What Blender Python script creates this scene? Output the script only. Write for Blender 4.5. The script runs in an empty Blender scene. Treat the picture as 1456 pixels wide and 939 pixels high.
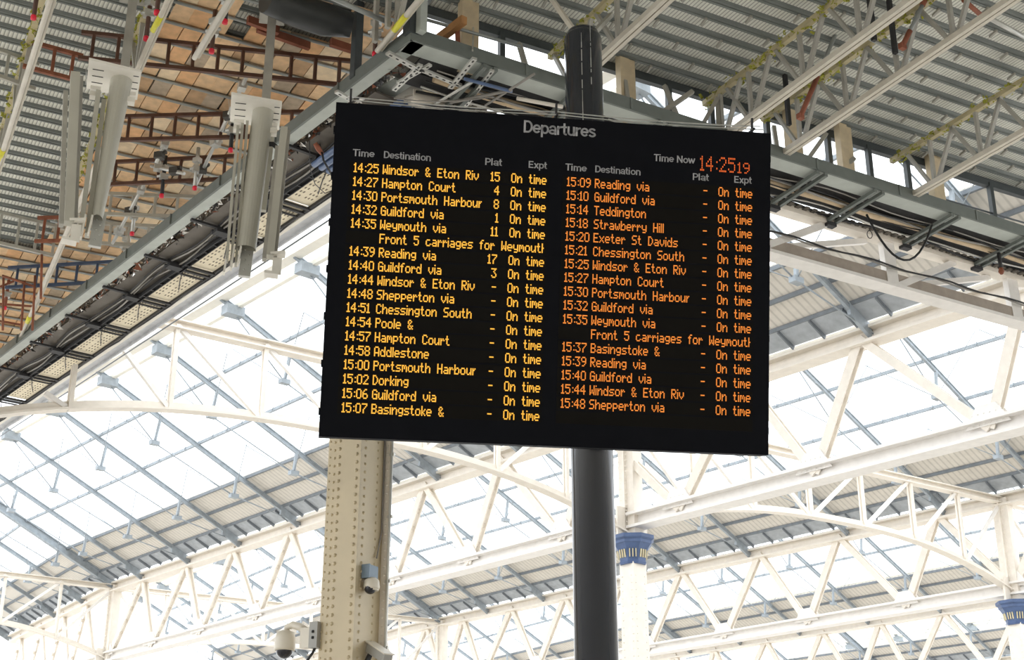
import bpy, math, random
from math import sin, cos, tan, radians, pi, hypot, atan2, atan
from mathutils import Vector, Matrix
random.seed(7)
V = Vector
C = bpy.context.scene.collection
S = bpy.context.scene

# ------------------------------------------------------------------ camera, world, exposure
F, PITCH, EYE = 1992.0, atan(800 / 1992.0), 1.6
cam = bpy.data.cameras.new('camera')
cam.sensor_width = 36.0
cam.lens = F / 1456 * 36
cam.clip_end = 500
camo = bpy.data.objects.new('camera', cam)
C.objects.link(camo)
camo.location = (0, 0, EYE)
camo.rotation_euler = (pi / 2 + PITCH, 0, 0)
S.camera = camo

w = bpy.data.worlds.new('overcast_sky')
S.world = w
w.use_nodes = True
bg = w.node_tree.nodes['Background']
bg.inputs[0].default_value = (0.93, 0.965, 1.0, 1)
bg.inputs[1].default_value = 1.75
S.view_settings.view_transform = 'Standard'
S.view_settings.look = 'None'
S.view_settings.gamma = 1
S.view_settings.exposure = 0.62
S.view_settings.use_curve_mapping = False


# ------------------------------------------------------------------ helpers
def ray(px, py):
    r = px - 728.0
    u = 469.5 - py
    return V((r, F * cos(PITCH) - u * sin(PITCH), F * sin(PITCH) + u * cos(PITCH)))


def P(px, py, z):                       # the point at height z seen at that place of the photograph
    d = ray(px, py)
    return V((0, 0, EYE)) + d * ((z - EYE) / d.z)


def D(px, py, dist):                    # the point at a horizontal distance
    d = ray(px, py)
    return V((0, 0, EYE)) + d * (dist / hypot(d.x, d.y))


def srgb(c):
    return tuple((x / 12.92 if x <= .04045 else ((x + .055) / 1.055) ** 2.4) for x in (v / 255 for v in c))


MATS = {}


def mat(name, rgb, rough=.6, metal=0.0, var=.12, scale=6, bump=0.0, stripe=None, emit=None):
    m = bpy.data.materials.new(name)
    m.use_nodes = True
    nt = m.node_tree
    b = nt.nodes['Principled BSDF']
    col = srgb(rgb)
    b.inputs['Roughness'].default_value = rough
    b.inputs['Metallic'].default_value = metal
    tc = nt.nodes.new('ShaderNodeTexCoord')
    nz = nt.nodes.new('ShaderNodeTexNoise')
    nz.inputs['Scale'].default_value = scale
    nz.inputs['Detail'].default_value = 5
    nt.links.new(tc.outputs['Object'], nz.inputs['Vector'])
    rp = nt.nodes.new('ShaderNodeValToRGB')
    rp.color_ramp.elements[0].position = .3
    rp.color_ramp.elements[1].position = .7
    rp.color_ramp.elements[0].color = tuple(x * (1 - var) for x in col) + (1,)
    rp.color_ramp.elements[1].color = tuple(min(1, x * (1 + var)) for x in col) + (1,)
    nt.links.new(nz.outputs['Fac'], rp.inputs['Fac'])
    out = rp.outputs['Color']
    h = None
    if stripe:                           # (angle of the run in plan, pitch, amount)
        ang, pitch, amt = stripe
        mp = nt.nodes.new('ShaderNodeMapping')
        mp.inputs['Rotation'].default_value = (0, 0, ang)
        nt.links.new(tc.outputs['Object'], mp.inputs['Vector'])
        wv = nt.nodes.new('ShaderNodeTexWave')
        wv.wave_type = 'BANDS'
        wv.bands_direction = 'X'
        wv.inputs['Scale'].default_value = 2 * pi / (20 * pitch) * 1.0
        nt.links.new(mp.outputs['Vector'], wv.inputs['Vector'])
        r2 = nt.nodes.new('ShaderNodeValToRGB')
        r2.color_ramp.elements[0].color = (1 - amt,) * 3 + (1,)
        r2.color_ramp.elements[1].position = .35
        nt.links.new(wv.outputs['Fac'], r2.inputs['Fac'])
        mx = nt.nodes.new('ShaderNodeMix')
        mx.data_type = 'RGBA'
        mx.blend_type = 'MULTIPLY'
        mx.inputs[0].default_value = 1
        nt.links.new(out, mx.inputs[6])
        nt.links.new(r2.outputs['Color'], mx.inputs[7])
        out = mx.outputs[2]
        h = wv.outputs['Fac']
    nt.links.new(out, b.inputs['Base Color'])
    if bump:
        bp = nt.nodes.new('ShaderNodeBump')
        bp.inputs['Strength'].default_value = bump
        bp.inputs['Distance'].default_value = .02
        nt.links.new(h or nz.outputs['Fac'], bp.inputs['Height'])
        nt.links.new(bp.outputs['Normal'], b.inputs['Normal'])
    if emit:
        nt.links.remove(b.inputs['Base Color'].links[0])
        b.inputs['Base Color'].default_value = (.01, .008, .006, 1)
        b.inputs['Specular IOR Level'].default_value = .05
        b.inputs['Emission Color'].default_value = srgb(rgb) + (1,)
        b.inputs['Emission Strength'].default_value = emit
    MATS[name] = m
    return m


AZG, AZT = radians(-41), radians(-28.5)   # run of the shed girders, run of the concourse roof trusses

cream = mat('cream_paint', (232, 224, 212), .5, var=.05)
creamw = mat('white_cream_paint', (236, 232, 227), .5, var=.05)
colcream = mat('column_cream_paint', (196, 180, 148), .42, var=.06, scale=3)
shedblue = mat('blue_grey_steel', (156, 164, 171), .5, var=.15)
sheddark = mat('dark_grey_steel', (116, 122, 128), .5, var=.15)
timber = mat('boarded_cream_strip', (214, 208, 198), .7, var=.05, stripe=(-(pi / 2 - AZG), .17, .22))
apron_m = mat('grey_lead_apron', (166, 171, 176), .6, var=.12)
capblue = mat('capital_blue_paint', (74, 94, 132), .45, var=.12)
capgold = mat('capital_gilt', (214, 200, 160), .4)
polemat = mat('dark_blue_grey_gloss_paint', (38, 41, 48), .14, var=.08, scale=2)
polemat.node_tree.nodes['Principled BSDF'].inputs['Coat Weight'].default_value = .45
polemat.node_tree.nodes['Principled BSDF'].inputs['Coat Roughness'].default_value = .12
streak = mat('white_drip_streak', (190, 190, 186), .6)
blackm = mat('board_black', (15, 16, 21), .7, var=.1)
blackm.node_tree.nodes['Principled BSDF'].inputs['Specular IOR Level'].default_value = .08
rowm = mat('display_strip', (20, 18, 15), .7, var=.05)
rowm.node_tree.nodes['Principled BSDF'].inputs['Specular IOR Level'].default_value = .08
lettm = mat('heading_grey', (168, 168, 171), .6, var=.03)
led_y = mat('led_amber', (255, 186, 70), .5, var=0, emit=.78)
led_o = mat('led_orange', (255, 148, 62), .5, var=0, emit=.66)
led_c = mat('led_red_orange', (246, 112, 52), .5, var=0, emit=.64)
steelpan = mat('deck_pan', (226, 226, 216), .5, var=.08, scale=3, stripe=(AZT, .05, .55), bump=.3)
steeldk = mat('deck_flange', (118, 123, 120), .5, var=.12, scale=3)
chordm = mat('truss_stone_paint', (205, 198, 184), .5, var=.08)
webm = mat('truss_grey_paint', (168, 165, 156), .5, var=.1)
chordy = mat('chord_tan_paint', (188, 176, 140), .6, var=.15)
foam = mat('yellow_green_foam', (160, 160, 62), .9, var=.35, scale=25)
darkpost = mat('slate_post', (74, 80, 82), .5, var=.12)
rimpale = mat('edge_channel_pale', (186, 192, 186), .5, var=.06)
rimdark = mat('edge_channel_lip', (112, 118, 114), .5, var=.08)
fascia = mat('fascia_brown_grey', (104, 98, 90), .6, var=.15)
traym = mat('tray_black', (44, 44, 46), .6, var=.2)
soffit = mat('soffit_cream', (250, 238, 212), .7, var=.06)
hole = mat('soffit_hole', (120, 108, 90), .8)
foil = mat('crumpled_foil', (205, 203, 198), .25, metal=.8, var=.3, scale=14, bump=.8)
cablem = mat('cable_black', (28, 28, 30), .55, var=.1)
cableg = mat('cable_grey', (150, 146, 140), .5, var=.1)
ply = [mat('ply_honey', (234, 198, 156), .75, var=.14, scale=9), mat('ply_pale', (240, 216, 182), .75, var=.12, scale=9),
       mat('ply_brown', (196, 162, 126), .8, var=.16, scale=9), mat('ply_orange', (230, 182, 134), .75, var=.14, scale=9),
       mat('ply_grey', (186, 168, 146), .8, var=.16, scale=9)]
joist = mat('galvanised_tube', (158, 162, 160), .4, metal=.3, var=.1)
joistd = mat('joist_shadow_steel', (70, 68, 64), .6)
brown = mat('brown_painted_steel', (92, 62, 48), .55, var=.25, scale=8)
rust = mat('rust_steel', (140, 84, 60), .7, var=.3, scale=8)
orange = mat('red_oxide', (142, 84, 62), .7, var=.2, scale=8)
bluem = mat('ladder_blue', (62, 78, 104), .5, var=.15)
alum = mat('ladder_aluminium', (184, 182, 172), .4, metal=.2, var=.1)
redcap = mat('red_plastic', (236, 44, 70), .4, var=.05)
tape = mat('yellow_tape', (220, 214, 60), .5, var=.1)
beige = mat('bracket_beige', (186, 183, 170), .5, var=.05, scale=3)
white = mat('white_paint', (240, 236, 226), .5, var=.04)
galv = mat('galvanised_conduit', (205, 205, 200), .3, metal=.4, var=.1)
boxgrey = mat('box_grey_blue', (118, 136, 152), .45, var=.05)
boxplain = mat('box_plain_grey', (158, 156, 150), .45, var=.05)
camw = mat('camera_housing_white', (216, 208, 192), .4, var=.04)
smoke = mat('camera_dome_smoke', (40, 40, 46), .08, var=.05)
ductd = mat('dark_sheeting', (54, 57, 58), .4, var=.15)
bluesheet = mat('blue_grey_pipe', (92, 112, 148), .3, var=.2, scale=5)
floorm = mat('floor_terrazzo', (196, 190, 181), .6, var=.08, scale=2)

glass = bpy.data.materials.new('roof_glass')
glass.use_nodes = True
nt = glass.node_tree
nt.nodes.clear()
go = nt.nodes.new('ShaderNodeOutputMaterial')
gm = nt.nodes.new('ShaderNodeMixShader')
gt = nt.nodes.new('ShaderNodeBsdfTransparent')
gg = nt.nodes.new('ShaderNodeBsdfGlossy')
gt.inputs[0].default_value = (.95, .97, .97, 1)
gg.inputs['Roughness'].default_value = .1
gm.inputs[0].default_value = .05
nt.links.new(gt.outputs[0], gm.inputs[1])
nt.links.new(gg.outputs[0], gm.inputs[2])
nt.links.new(gm.outputs[0], go.inputs[0])


class MB:
    def __init__(s):
        s.v, s.f, s.m, s.sm = [], [], [], []

    def face(s, pts, mi=0, smooth=False):
        n = len(s.v)
        s.v += [V(p) for p in pts]
        s.f.append(tuple(range(n, n + len(pts))))
        s.m.append(mi)
        s.sm.append(smooth)

    def hexa(s, a, mi=0):                # eight corners: bottom four, top four
        n = len(s.v)
        s.v += [V(p) for p in a]
        for q in ((0, 3, 2, 1), (4, 5, 6, 7), (0, 1, 5, 4), (1, 2, 6, 5), (2, 3, 7, 6), (3, 0, 4, 7)):
            s.f.append(tuple(n + i for i in q))
            s.m.append(mi)
            s.sm.append(False)
        return s

    def bar(s, p, q, w, h, up=(0, 0, 1), mi=0, w2=None, h2=None):
        p, q, up = V(p), V(q), V(up)
        d = (q - p).normalized()
        x = d.cross(up)
        if x.length < 1e-4:
            x = d.cross(V((1, 0, 0)))
        x.normalize()
        y = x.cross(d)
        w2, h2 = w2 or w, h2 or h
        a = [p - x * w / 2 - y * h / 2, p + x * w / 2 - y * h / 2, p + x * w / 2 + y * h / 2, p - x * w / 2 + y * h / 2]
        b = [q - x * w2 / 2 - y * h2 / 2, q + x * w2 / 2 - y * h2 / 2, q + x * w2 / 2 + y * h2 / 2, q - x * w2 / 2 + y * h2 / 2]
        return s.hexa(a + b, mi)

    def ibeam(s, p, q, w, h, up=(0, 0, 1), t=.03, mi=0):
        p, q, u = V(p), V(q), V(up)
        d = (q - p).normalized()
        x = d.cross(u).normalized()
        y = x.cross(d)
        s.bar(p, q, t, h - t, up, mi)
        for k in (-1, 1):
            s.bar(p + y * k * (h - t) / 2, q + y * k * (h - t) / 2, w, t, up, mi)
        return s

    def box(s, c, sx, sy, sz, rot=0, mi=0):
        c = V(c)
        ex, ey = V((cos(rot), sin(rot), 0)), V((-sin(rot), cos(rot), 0))
        return s.bar(c - V((0, 0, sz / 2)), c + V((0, 0, sz / 2)), sx, sy, ey, mi) if False else s.hexa(
            [c + ex * a * sx / 2 + ey * b * sy / 2 + V((0, 0, k * sz / 2)) for k in (-1, 1) for a, b in ((-1, -1), (1, -1), (1, 1), (-1, 1))], mi)

    def path(s, pts, r, n=8, mi=0, closed_caps=True):
        pts = [V(p) for p in pts]
        rs = r if isinstance(r, (list, tuple)) else [r] * len(pts)
        base = len(s.v)
        x = None
        for i, p in enumerate(pts):
            d = (pts[min(i + 1, len(pts) - 1)] - pts[max(i - 1, 0)]).normalized()
            if x is None:
                x = d.cross(V((0, 0, 1)))
                if x.length < 1e-3:
                    x = V((1, 0, 0))
            x = (x - d * x.dot(d)).normalized()
            y = d.cross(x)
            for k in range(n):
                a = 2 * pi * k / n
                s.v.append(p + (x * cos(a) + y * sin(a)) * rs[i])
        for i in range(len(pts) - 1):
            for k in range(n):
                a, b = base + i * n + k, base + i * n + (k + 1) % n
                s.f.append((a, b, b + n, a + n))
                s.m.append(mi)
                s.sm.append(True)
        if closed_caps:
            s.f.append(tuple(base + k for k in reversed(range(n))))
            s.f.append(tuple(base + (len(pts) - 1) * n + k for k in range(n)))
            s.m += [mi, mi]
            s.sm += [False, False]
        return s

    def tube(s, p, q, r, n=8, mi=0):
        return s.path([p, q], r, n, mi)

    def dome(s, c, nrm, r, mi=0, n=6, flat=.7):
        c, nrm = V(c), V(nrm).normalized()
        x = nrm.cross(V((0, 0, 1)))
        if x.length < 1e-3:
            x = V((1, 0, 0))
        x.normalize()
        y = nrm.cross(x)
        base = len(s.v)
        for rr, hh in ((r, 0), (r * .72, r * flat * .7)):
            for k in range(n):
                a = 2 * pi * k / n
                s.v.append(c + (x * cos(a) + y * sin(a)) * rr + nrm * hh)
        s.v.append(c + nrm * r * flat)
        for k in range(n):
            a, b = base + k, base + (k + 1) % n
            s.f.append((a, b, b + n, a + n))
            s.f.append((a + n, b + n, base + 2 * n))
            s.m += [mi, mi]
            s.sm += [True, True]
        return s

    def lathe(s, c, prof, n=24, mi=0, rot=0.0, smooth=True):
        c = V(c)
        base = len(s.v)
        for r, z in prof:
            for k in range(n):
                a = rot + 2 * pi * k / n
                s.v.append(c + V((cos(a) * r, sin(a) * r, z)))
        for i in range(len(prof) - 1):
            for k in range(n):
                a, b = base + i * n + k, base + i * n + (k + 1) % n
                s.f.append((a, b, b + n, a + n))
                s.m.append(mi)
                s.sm.append(smooth)
        s.f.append(tuple(base + k for k in reversed(range(n))))
        s.f.append(tuple(base + (len(prof) - 1) * n + k for k in range(n)))
        s.m += [mi, mi]
        s.sm += [False, False]
        return s

    def build(s, name, mats, parent=None):
        if not isinstance(mats, (list, tuple)):
            mats = [mats]
        if parent is not None:
            root = parent
            o = V((0, 0, 0))
            while root is not None:
                o = o + V(root.location)
                root = root.parent
        else:
            o = sum(s.v, V((0, 0, 0))) / max(1, len(s.v))
        me = bpy.data.meshes.new(name)
        me.from_pydata([tuple(p - o) for p in s.v], [], s.f)
        for m in mats:
            me.materials.append(m)
        me.polygons.foreach_set('material_index', s.m)
        me.polygons.foreach_set('use_smooth', s.sm)
        me.update()
        ob = bpy.data.objects.new(name, me)
        C.objects.link(ob)
        if parent is not None:
            ob.parent = parent
        else:
            ob.location = o
        return ob


def tag(o, label, cat, group=None, kind=None):
    o['label'] = label
    o['category'] = cat
    if group:
        o['group'] = group
    if kind:
        o['kind'] = kind
    return o


def empty(name, loc, label, cat, group=None):
    o = bpy.data.objects.new(name, None)
    o.empty_display_size = .2
    C.objects.link(o)
    o.location = loc
    return tag(o, label, cat, group)


def structure(o):
    o['kind'] = 'structure'
    return o


def az(a):                               # unit vector along an azimuth, and the one to its right
    return V((sin(a), cos(a), 0)), V((cos(a), -sin(a), 0))


Z = V((0, 0, 1))

# ------------------------------------------------------------------ setting: floor
fl = MB()
fl.hexa([V((x, y, z)) for z in (-.3, 0) for x, y in ((-60, -30), (60, -30), (60, 110), (-60, 110))])
structure(fl.build('floor', floorm))
wb = MB()
wb.hexa([V((x, y, z)) for z in (0, 15) for x, y in ((-55, -26.5), (55, -26.5), (55, -26), (-55, -26))])
for k in range(-6, 7):
    wb.box((k * 8, -25.85, 7), 1.2, .4, 14)
    wb.box((k * 8 + 4, -25.95, 6), 3.4, .15, 4.5, mi=1)
wb.box((0, -25.8, 14.3), 110, .6, .8)
structure(wb.build('wall_back', [mat('stone_wall', (196, 186, 168), .8), traym]))

# ------------------------------------------------------------------ train shed: girders, columns, trusses, glazed slopes
US, NT = az(AZG)                          # s runs along the girders, t across them
O1 = V((-14.36, 50.56, 0))
TAN = tan(radians(25))


def ST(s, t, z):
    if s > 0:
        t = t + .13 * s
    return O1 + US * s + NT * t + Z * z


def girder(t, tops, bots, s_lo, s_hi, label, z0=9.35, z1=11.85, detail=True):
    g = empty('lattice_girder', ST(s_lo, t, z0), label, 'girder', 'lattice girders of the train shed')
    segs = [(s_lo, min(0, s_hi))] + ([(0, s_hi)] if s_hi > 0 else [])
    a, b = MB(), MB()
    for lo, hi in segs:
        a.ibeam(ST(lo, t, z1), ST(hi, t, z1), .42, .34, t=.06)
        b.ibeam(ST(lo, t, z0), ST(hi, t, z0), .44, .36, t=.06)
        if detail:
            n = int((hi - lo) / .16)
            for k in range(n):
                for dz in (-.12, .12):
                    p = ST(lo + (k + .5) * .16, t, z0 + dz)
                    b.dome(p - NT * .032, -NT, .018, n=4)
    a.build('top_chord', cream, g)
    b.build('bottom_chord', creamw, g)
    pts = sorted([(s, z1) for s in tops if s_lo <= s <= s_hi] + [(s, z0) for s in bots if s_lo <= s <= s_hi])
    for (sa, za), (sb, zb) in zip(pts, pts[1:]):
        if za == zb:
            continue
        m = MB()
        p, q = ST(sa, t, za), ST(sb, t, zb)
        if za < zb:                       # pairs of angles one way, flat laced members the other
            for k in (-.07, .07):
                m.bar(p + NT * k, q + NT * k, .05, .17, NT.cross(q - p))
        else:
            for k in (-.07, .07):
                m.bar(p + NT * k, q + NT * k, .03, .2, NT.cross(q - p))
            L = (q - p).length
            for i in range(int(L / .5)):
                c = p.lerp(q, (i + .5) * .5 / L)
                m.bar(c - NT * .08, c + NT * .08, .05, .12, (q - p))
        m.build('diagonal_brace', cream, g)
    for s in bots:
        if s_lo <= s <= s_hi:
            m = MB()
            for k in (-.1, .1):
                c = ST(s, t, z0 + .25) + NT * k
                m.hexa([c + US * x + Z * zz + NT * d for d in (-.012, .012) for x, zz in ((-.45, -.2), (.45, -.2), (.2, .2), (-.2, .2))])
                if detail and k < 0:
                    for i in range(6):
                        for j in range(3):
                            m.dome(c + US * (-.3 + i * .12) + Z * (-.16 + j * .1) - NT * .013, -NT, .018, n=4)
            m.build('gusset_plate', creamw, g)
    return g


def shed_column(s, t, label, lower=cream):
    c = ST(s, t, 0)
    g = empty('riveted_column', c, label, 'column', 'riveted columns of the train shed')
    rot = -AZG
    m = MB()
    m.box(c + Z * 4.2, .42, .42, 8.4, rot)
    for k in range(int(8.3 / .16)):
        for e in (-.14, .14):
            m.dome(c + Z * (.1 + k * .16) - NT * .21 + US * e, -NT, .02, n=5)
            m.dome(c + Z * (.1 + k * .16) - US * .21 + NT * e, -US, .02, n=5)
    m.build('shaft', lower, g)
    m = MB()
    m.lathe(c + Z * 8.36, [(.30, 0), (.32, .05), (.30, .08), (.34, .3), (.43, .44), (.46, .46), (.46, .52), (.52, .56), (.52, .64)], 8, rot=pi / 8 + rot, smooth=False)
    cap = m.build('capital', capblue, g)
    m = MB()
    for k in range(8):
        a = rot + k * pi / 4
        d = V((cos(a), sin(a), 0))
        e = V((-sin(a), cos(a), 0))
        for x in (-.07, 0, .07):
            m.bar(c + Z * 8.5 + d * .305 + e * x, c + Z * 8.68 + d * .335 + e * x, .022, .03, d)
    m.build('gilt_fluting', capgold, cap)
    m = MB()
    m.box(c + Z * 10.45, .3, .46, 2.9, rot)
    m.box(c + Z * 10.45, .46, .05, 2.9, rot)
    m.box(c + Z * 9.3, .95, .05, .7, rot)
    for k in range(int(2.8 / .13)):
        for e in (-.19, -.11, .11, .19):
            m.dome(c + Z * (9.05 + k * .13) - NT * .235 + US * e * .7, -NT, .017, n=5)
    m.build('upper_post', colcream if lower is colcream else cream, g)
    return g


def arch_truss(s0, t0, s1, t1, label, npan=7, z_spring=9.25, z_crown=10.3, zt=11.85, f_clip=0.0, z_clip=10.4):
    a, b = ST(s0, t0, 0), ST(s1, t1, 0)
    d = (b - a).normalized()
    nn = V((-d.y, d.x, 0))
    g = empty('arched_truss', a + Z * z_spring, label, 'truss', 'arched cross trusses of the train shed')
    m = MB()
    m.ibeam(a.lerp(b, f_clip) + Z * zt, b + Z * zt, .26, .18, t=.03)
    m.build('top_chord', cream, g)

    def low(f):
        return a.lerp(b, f) + Z * (z_spring + (z_crown - z_spring) * (1 - abs(2 * f - 1) ** 2.5))

    def top(f):
        return a.lerp(b, f) + Z * (zt if f >= f_clip else z_clip)
    m = MB()
    N = 28
    for i in range(N):
        m.bar(low(i / N), low((i + 1) / N), .26, .04, Z)
        m.bar(low(i / N) + Z * .08, low((i + 1) / N) + Z * .08, .03, .14, Z)
    m.build('arched_chord', cream, g)
    for i in range(1, npan):
        f = i / npan
        m = MB()
        for k in (-.05, .05):
            m.bar(low(f) + nn * k, top(f) + nn * k, .05, .08, d)
        m.build('vertical_post', cream, g)
    for i in range(npan):
        f0, f1 = i / npan, (i + 1) / npan
        m = MB()
        if i < npan // 2:
            p, q = top(f0), low(f1)
            if f_clip > 0 and i == 0:
                p = p.lerp(q, .75)
            elif f0 < f_clip:
                p = a.lerp(b, f0 + .055) + Z * 10.95
        else:
            p, q = low(f0), top(f1)
        m.bar(p, q, .09, .09, nn)
        m.build('diagonal_brace', creamw, g)
    return g


def roof_bay(tv, s_lo, s_hi, rafters, principals, label, ridge=True, zv=12.02, tr=-6.95):
    g = empty('glazed_roof_slope', ST(s_lo, tv, zv), label, 'glazed roof', 'glazed slopes of the train shed roof')
    zz = lambda t: zv - TAN * t
    W = lambda s, t, dz=0: ST(s, tv + t, zz(t) + dz)
    segs = [(s_lo, min(0, s_hi))] + ([(0, s_hi)] if s_hi > 0 else [])

    def slab(t0, t1, dz0, th, name, m, extra=None):
        b = MB()
        for lo, hi in segs:
            b.hexa([W(lo, t0, dz0), W(hi, t0, dz0), W(hi, t1, dz0), W(lo, t1, dz0),
                    W(lo, t0, dz0 + th), W(hi, t0, dz0 + th), W(hi, t1, dz0 + th), W(lo, t1, dz0 + th)])
            if extra:
                extra(b, lo, hi)
        return b.build(name, m, g)
    b = MB()
    for lo, hi in segs:
        b.face([W(lo, tr, .1), W(hi, tr, .1), W(hi, -2.0, .1), W(lo, -2.0, .1)])
    b.build('glass_panes', glass, g)
    slab(-2.0, -.66, .06, .05, 'boarded_strip', timber)

    def ribs(b, lo, hi):
        n = int((hi - lo) / .8)
        for k in range(n):
            s = lo + (k + .5) * .8
            b.bar(W(s, -.68, -.04), W(s, -.2, -.06), .035, .1, Z, mi=1)
    slab(-.66, -.2, -.02, .05, 'gutter_apron', [apron_m, sheddark], ribs)
    for t in (-5.15, -3.6, -2.0, -1.3, -.66):
        b = MB()
        for lo, hi in segs:
            b.bar(W(lo, t, .02), W(hi, t, .02), .065, .085, Z)
            if t < -2.5:
                for k in range(int((hi - lo) / .8)):
                    b.bar(W(lo + k * .8, t - .045, .03), W(lo + k * .8, t + .045, .03), .03, .09, Z)
        b.build('purlin', shedblue if t < -2.5 else sheddark, g)
    if ridge:
        b = MB()
        for lo, hi in segs:
            b.bar(W(lo, tr, 0), W(hi, tr, 0), .3, .3, Z)
            b.bar(W(lo, tr + .45, .0), W(hi, tr + .45, .0), .12, .12, Z)
        b.build('ridge_beam', white, g)
    for s in rafters:
        if not (s_lo <= s <= s_hi):
            continue
        big = any(abs(s - p) < .8 for p in principals)
        b = MB()
        wd, dp = (.18, .28) if big else (.075, .14)
        b.ibeam(W(s, tr, -.1), W(s, 0, -.1), wd, dp, t=.03)
        # foot bracket
        b.hexa([W(s, -.75, -.28) - US * .04, W(s, -.1, -.3) - US * .04, W(s, -.1, -.05) - US * .04, W(s, -.75, -.05) - US * .04,
                W(s, -.75, -.28) + US * .04, W(s, -.1, -.3) + US * .04, W(s, -.1, -.05) + US * .04, W(s, -.75, -.05) + US * .04])
        b.box(W(s, tr + .35, -.2), .5, .3, .25, -AZG)
        r = b.build('rafter', shedblue, g)
        b = MB()
        nrm = V((NT * TAN).xyz) + Z
        nrm.normalize()
        s1, s2 = W(s, -4.7, -.1) - nrm * .75, W(s, -2.1, -.1) - nrm * .6
        b.bar(W(s, -4.9, -.1), s1, .07, .07, US)
        b.bar(W(s, -2.3, -.1), s2, .07, .07, US)
        for c in (s1, s2):
            b.box(c, .26, .16, .12, -AZG)
        for p, q in ((W(s, tr + .3, -.2), s1), (s1, s2), (s2, W(s, -.3, -.2))):
            b.tube(p, q, .018, 5)
        for c, t in ((s1, -4.7), (s2, -2.1)):
            b.tube(c, W(s + 1.65, t - .9, 0), .012, 4)
            b.tube(c, W(s - 1.65, t - .9, 0), .012, 4)
        b.build('tie_rods', shedblue, r)
    return g


G1T = [12, 9, 6, 3.2, -2.2, -5.3, -8.34, -11.65, -15, -18.33, -21.5, -25.0, -29.45, -32.5, -36.1]
G1B = [13.4, 10.5, 7.5, 4.6, 1.6, -.1, -3.26, -6.53, -10, -13.27, -17, -20.28, -23.76, -27.5, -31.18, -35.07, -37.8]
G2T = [15.4, 12.2, 9, 5.6, 2.3, -1.2, -3.6, -6.57, -9.6, -12.5, -15.43, -18.87, -22, -25.52, -29.2, -32.6, -36]
G2B = [14, 10.6, 7.3, 4, .6, -2.4, -4.8, -8, -11.1, -13.75, -17.2, -20.61, -24.2, -27.67, -31, -34.3, -37.6]
T2 = 13.32
girder(0, G1T, G1B, -37.8, 13.4, 'nearest full cream lattice girder, crossing behind the dark pole')
girder(T2, G2T, G2B, -37.6, 14, 'second cream lattice girder back, ending at the far capital', detail=True)
girder(2 * T2, [s - 1.6 for s in G2T], [s - 1.6 for s in G2B], -37, 5, 'third cream lattice girder back, below the second', detail=False)
girder(3 * T2, [s - 3.2 for s in G2T], [s - 3.2 for s in G2B], -37, 3, 'farthest cream lattice girder, low behind the third', detail=False)

shed_column(-26.0, 0, 'cream riveted column with blue capital just right of the dark pole')
shed_column(-27.6, T2, 'cream riveted column with blue capital at the right edge')
shed_column(0, 0, 'cream post where the nearest girder bends, low at the left')
shed_column(-2.2, T2, 'cream post between riveted column and dark pole, low in view')
shed_column(-24.3, -14.45, 'column whose blue capital peeks in at the left edge')

arch_truss(-24.4, -14.6, -26, 0, 'arched cream truss passing behind the departures board', npan=8, zt=11.6, z_spring=9.0, z_crown=10.1, f_clip=.128)
arch_truss(-26, 0, -27.6, T2, 'arched cream truss springing to the capital at the right edge')
arch_truss(1.5, -13.8, 0, 0, 'cream truss with posts meeting the girder bend at lower left')
arch_truss(0, 0, -2.2, T2, 'cream truss meeting the post between riveted column and pole')
arch_truss(-27.6, T2, -29, 2 * T2, 'far arched cream truss low at the right behind the second girder')

R1R = [13.5, 10.2, 6.9, 3.4, 0] + [-2.2, -5.5, -8.8, -12.2, -15.4, -19.0, -22.3, -25.8, -29.2, -32.8, -36.2]
roof_bay(0, -37.8, 14, R1R, (0, -25.8), 'nearest glazed roof slope, beside the canopy edge, largest white area')
R2R = [6, 2.5, -2.2, -5.2, -8.5, -12, -15.4, -18.5, -22.4, -25.8, -29, -32.4, -35.8]
roof_bay(T2, -37.6, 17, [16, 12.8, 9.4] + R2R, (-2.2, -27), 'second glazed roof slope, seen through the nearest lattice girder')
roof_bay(2 * T2, -37.6, 15, [14, 10.8, 7.6] + [s - 1.6 for s in R2R], (-3.8, -18), 'third glazed roof slope, seen through the second lattice girder')
roof_bay(3 * T2, -37.6, 6, [s - 3 for s in R2R], (-5,), 'fourth glazed roof slope, low behind the third girder')
roof_bay(4 * T2, -37.6, 4, [s - 4 for s in R2R], (-6,), 'farthest glazed roof slope, lowest in view')

# ------------------------------------------------------------------ concourse roof: decks
C1, C2 = az(AZT)


def CC(a, b, z):
    return C1 * a + C2 * b + Z * z


C0 = P(585, 57, 10.5)
C0.z = 0
UA, NA = az(radians(-38.6))
UB, NBm = az(radians(59.5))
NB = -NBm


def A(u, v, z):
    return C0 + UA * u + NA * v + Z * z


def B(u, v, z):
    return C0 + UB * u + NB * v + Z * z


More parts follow.
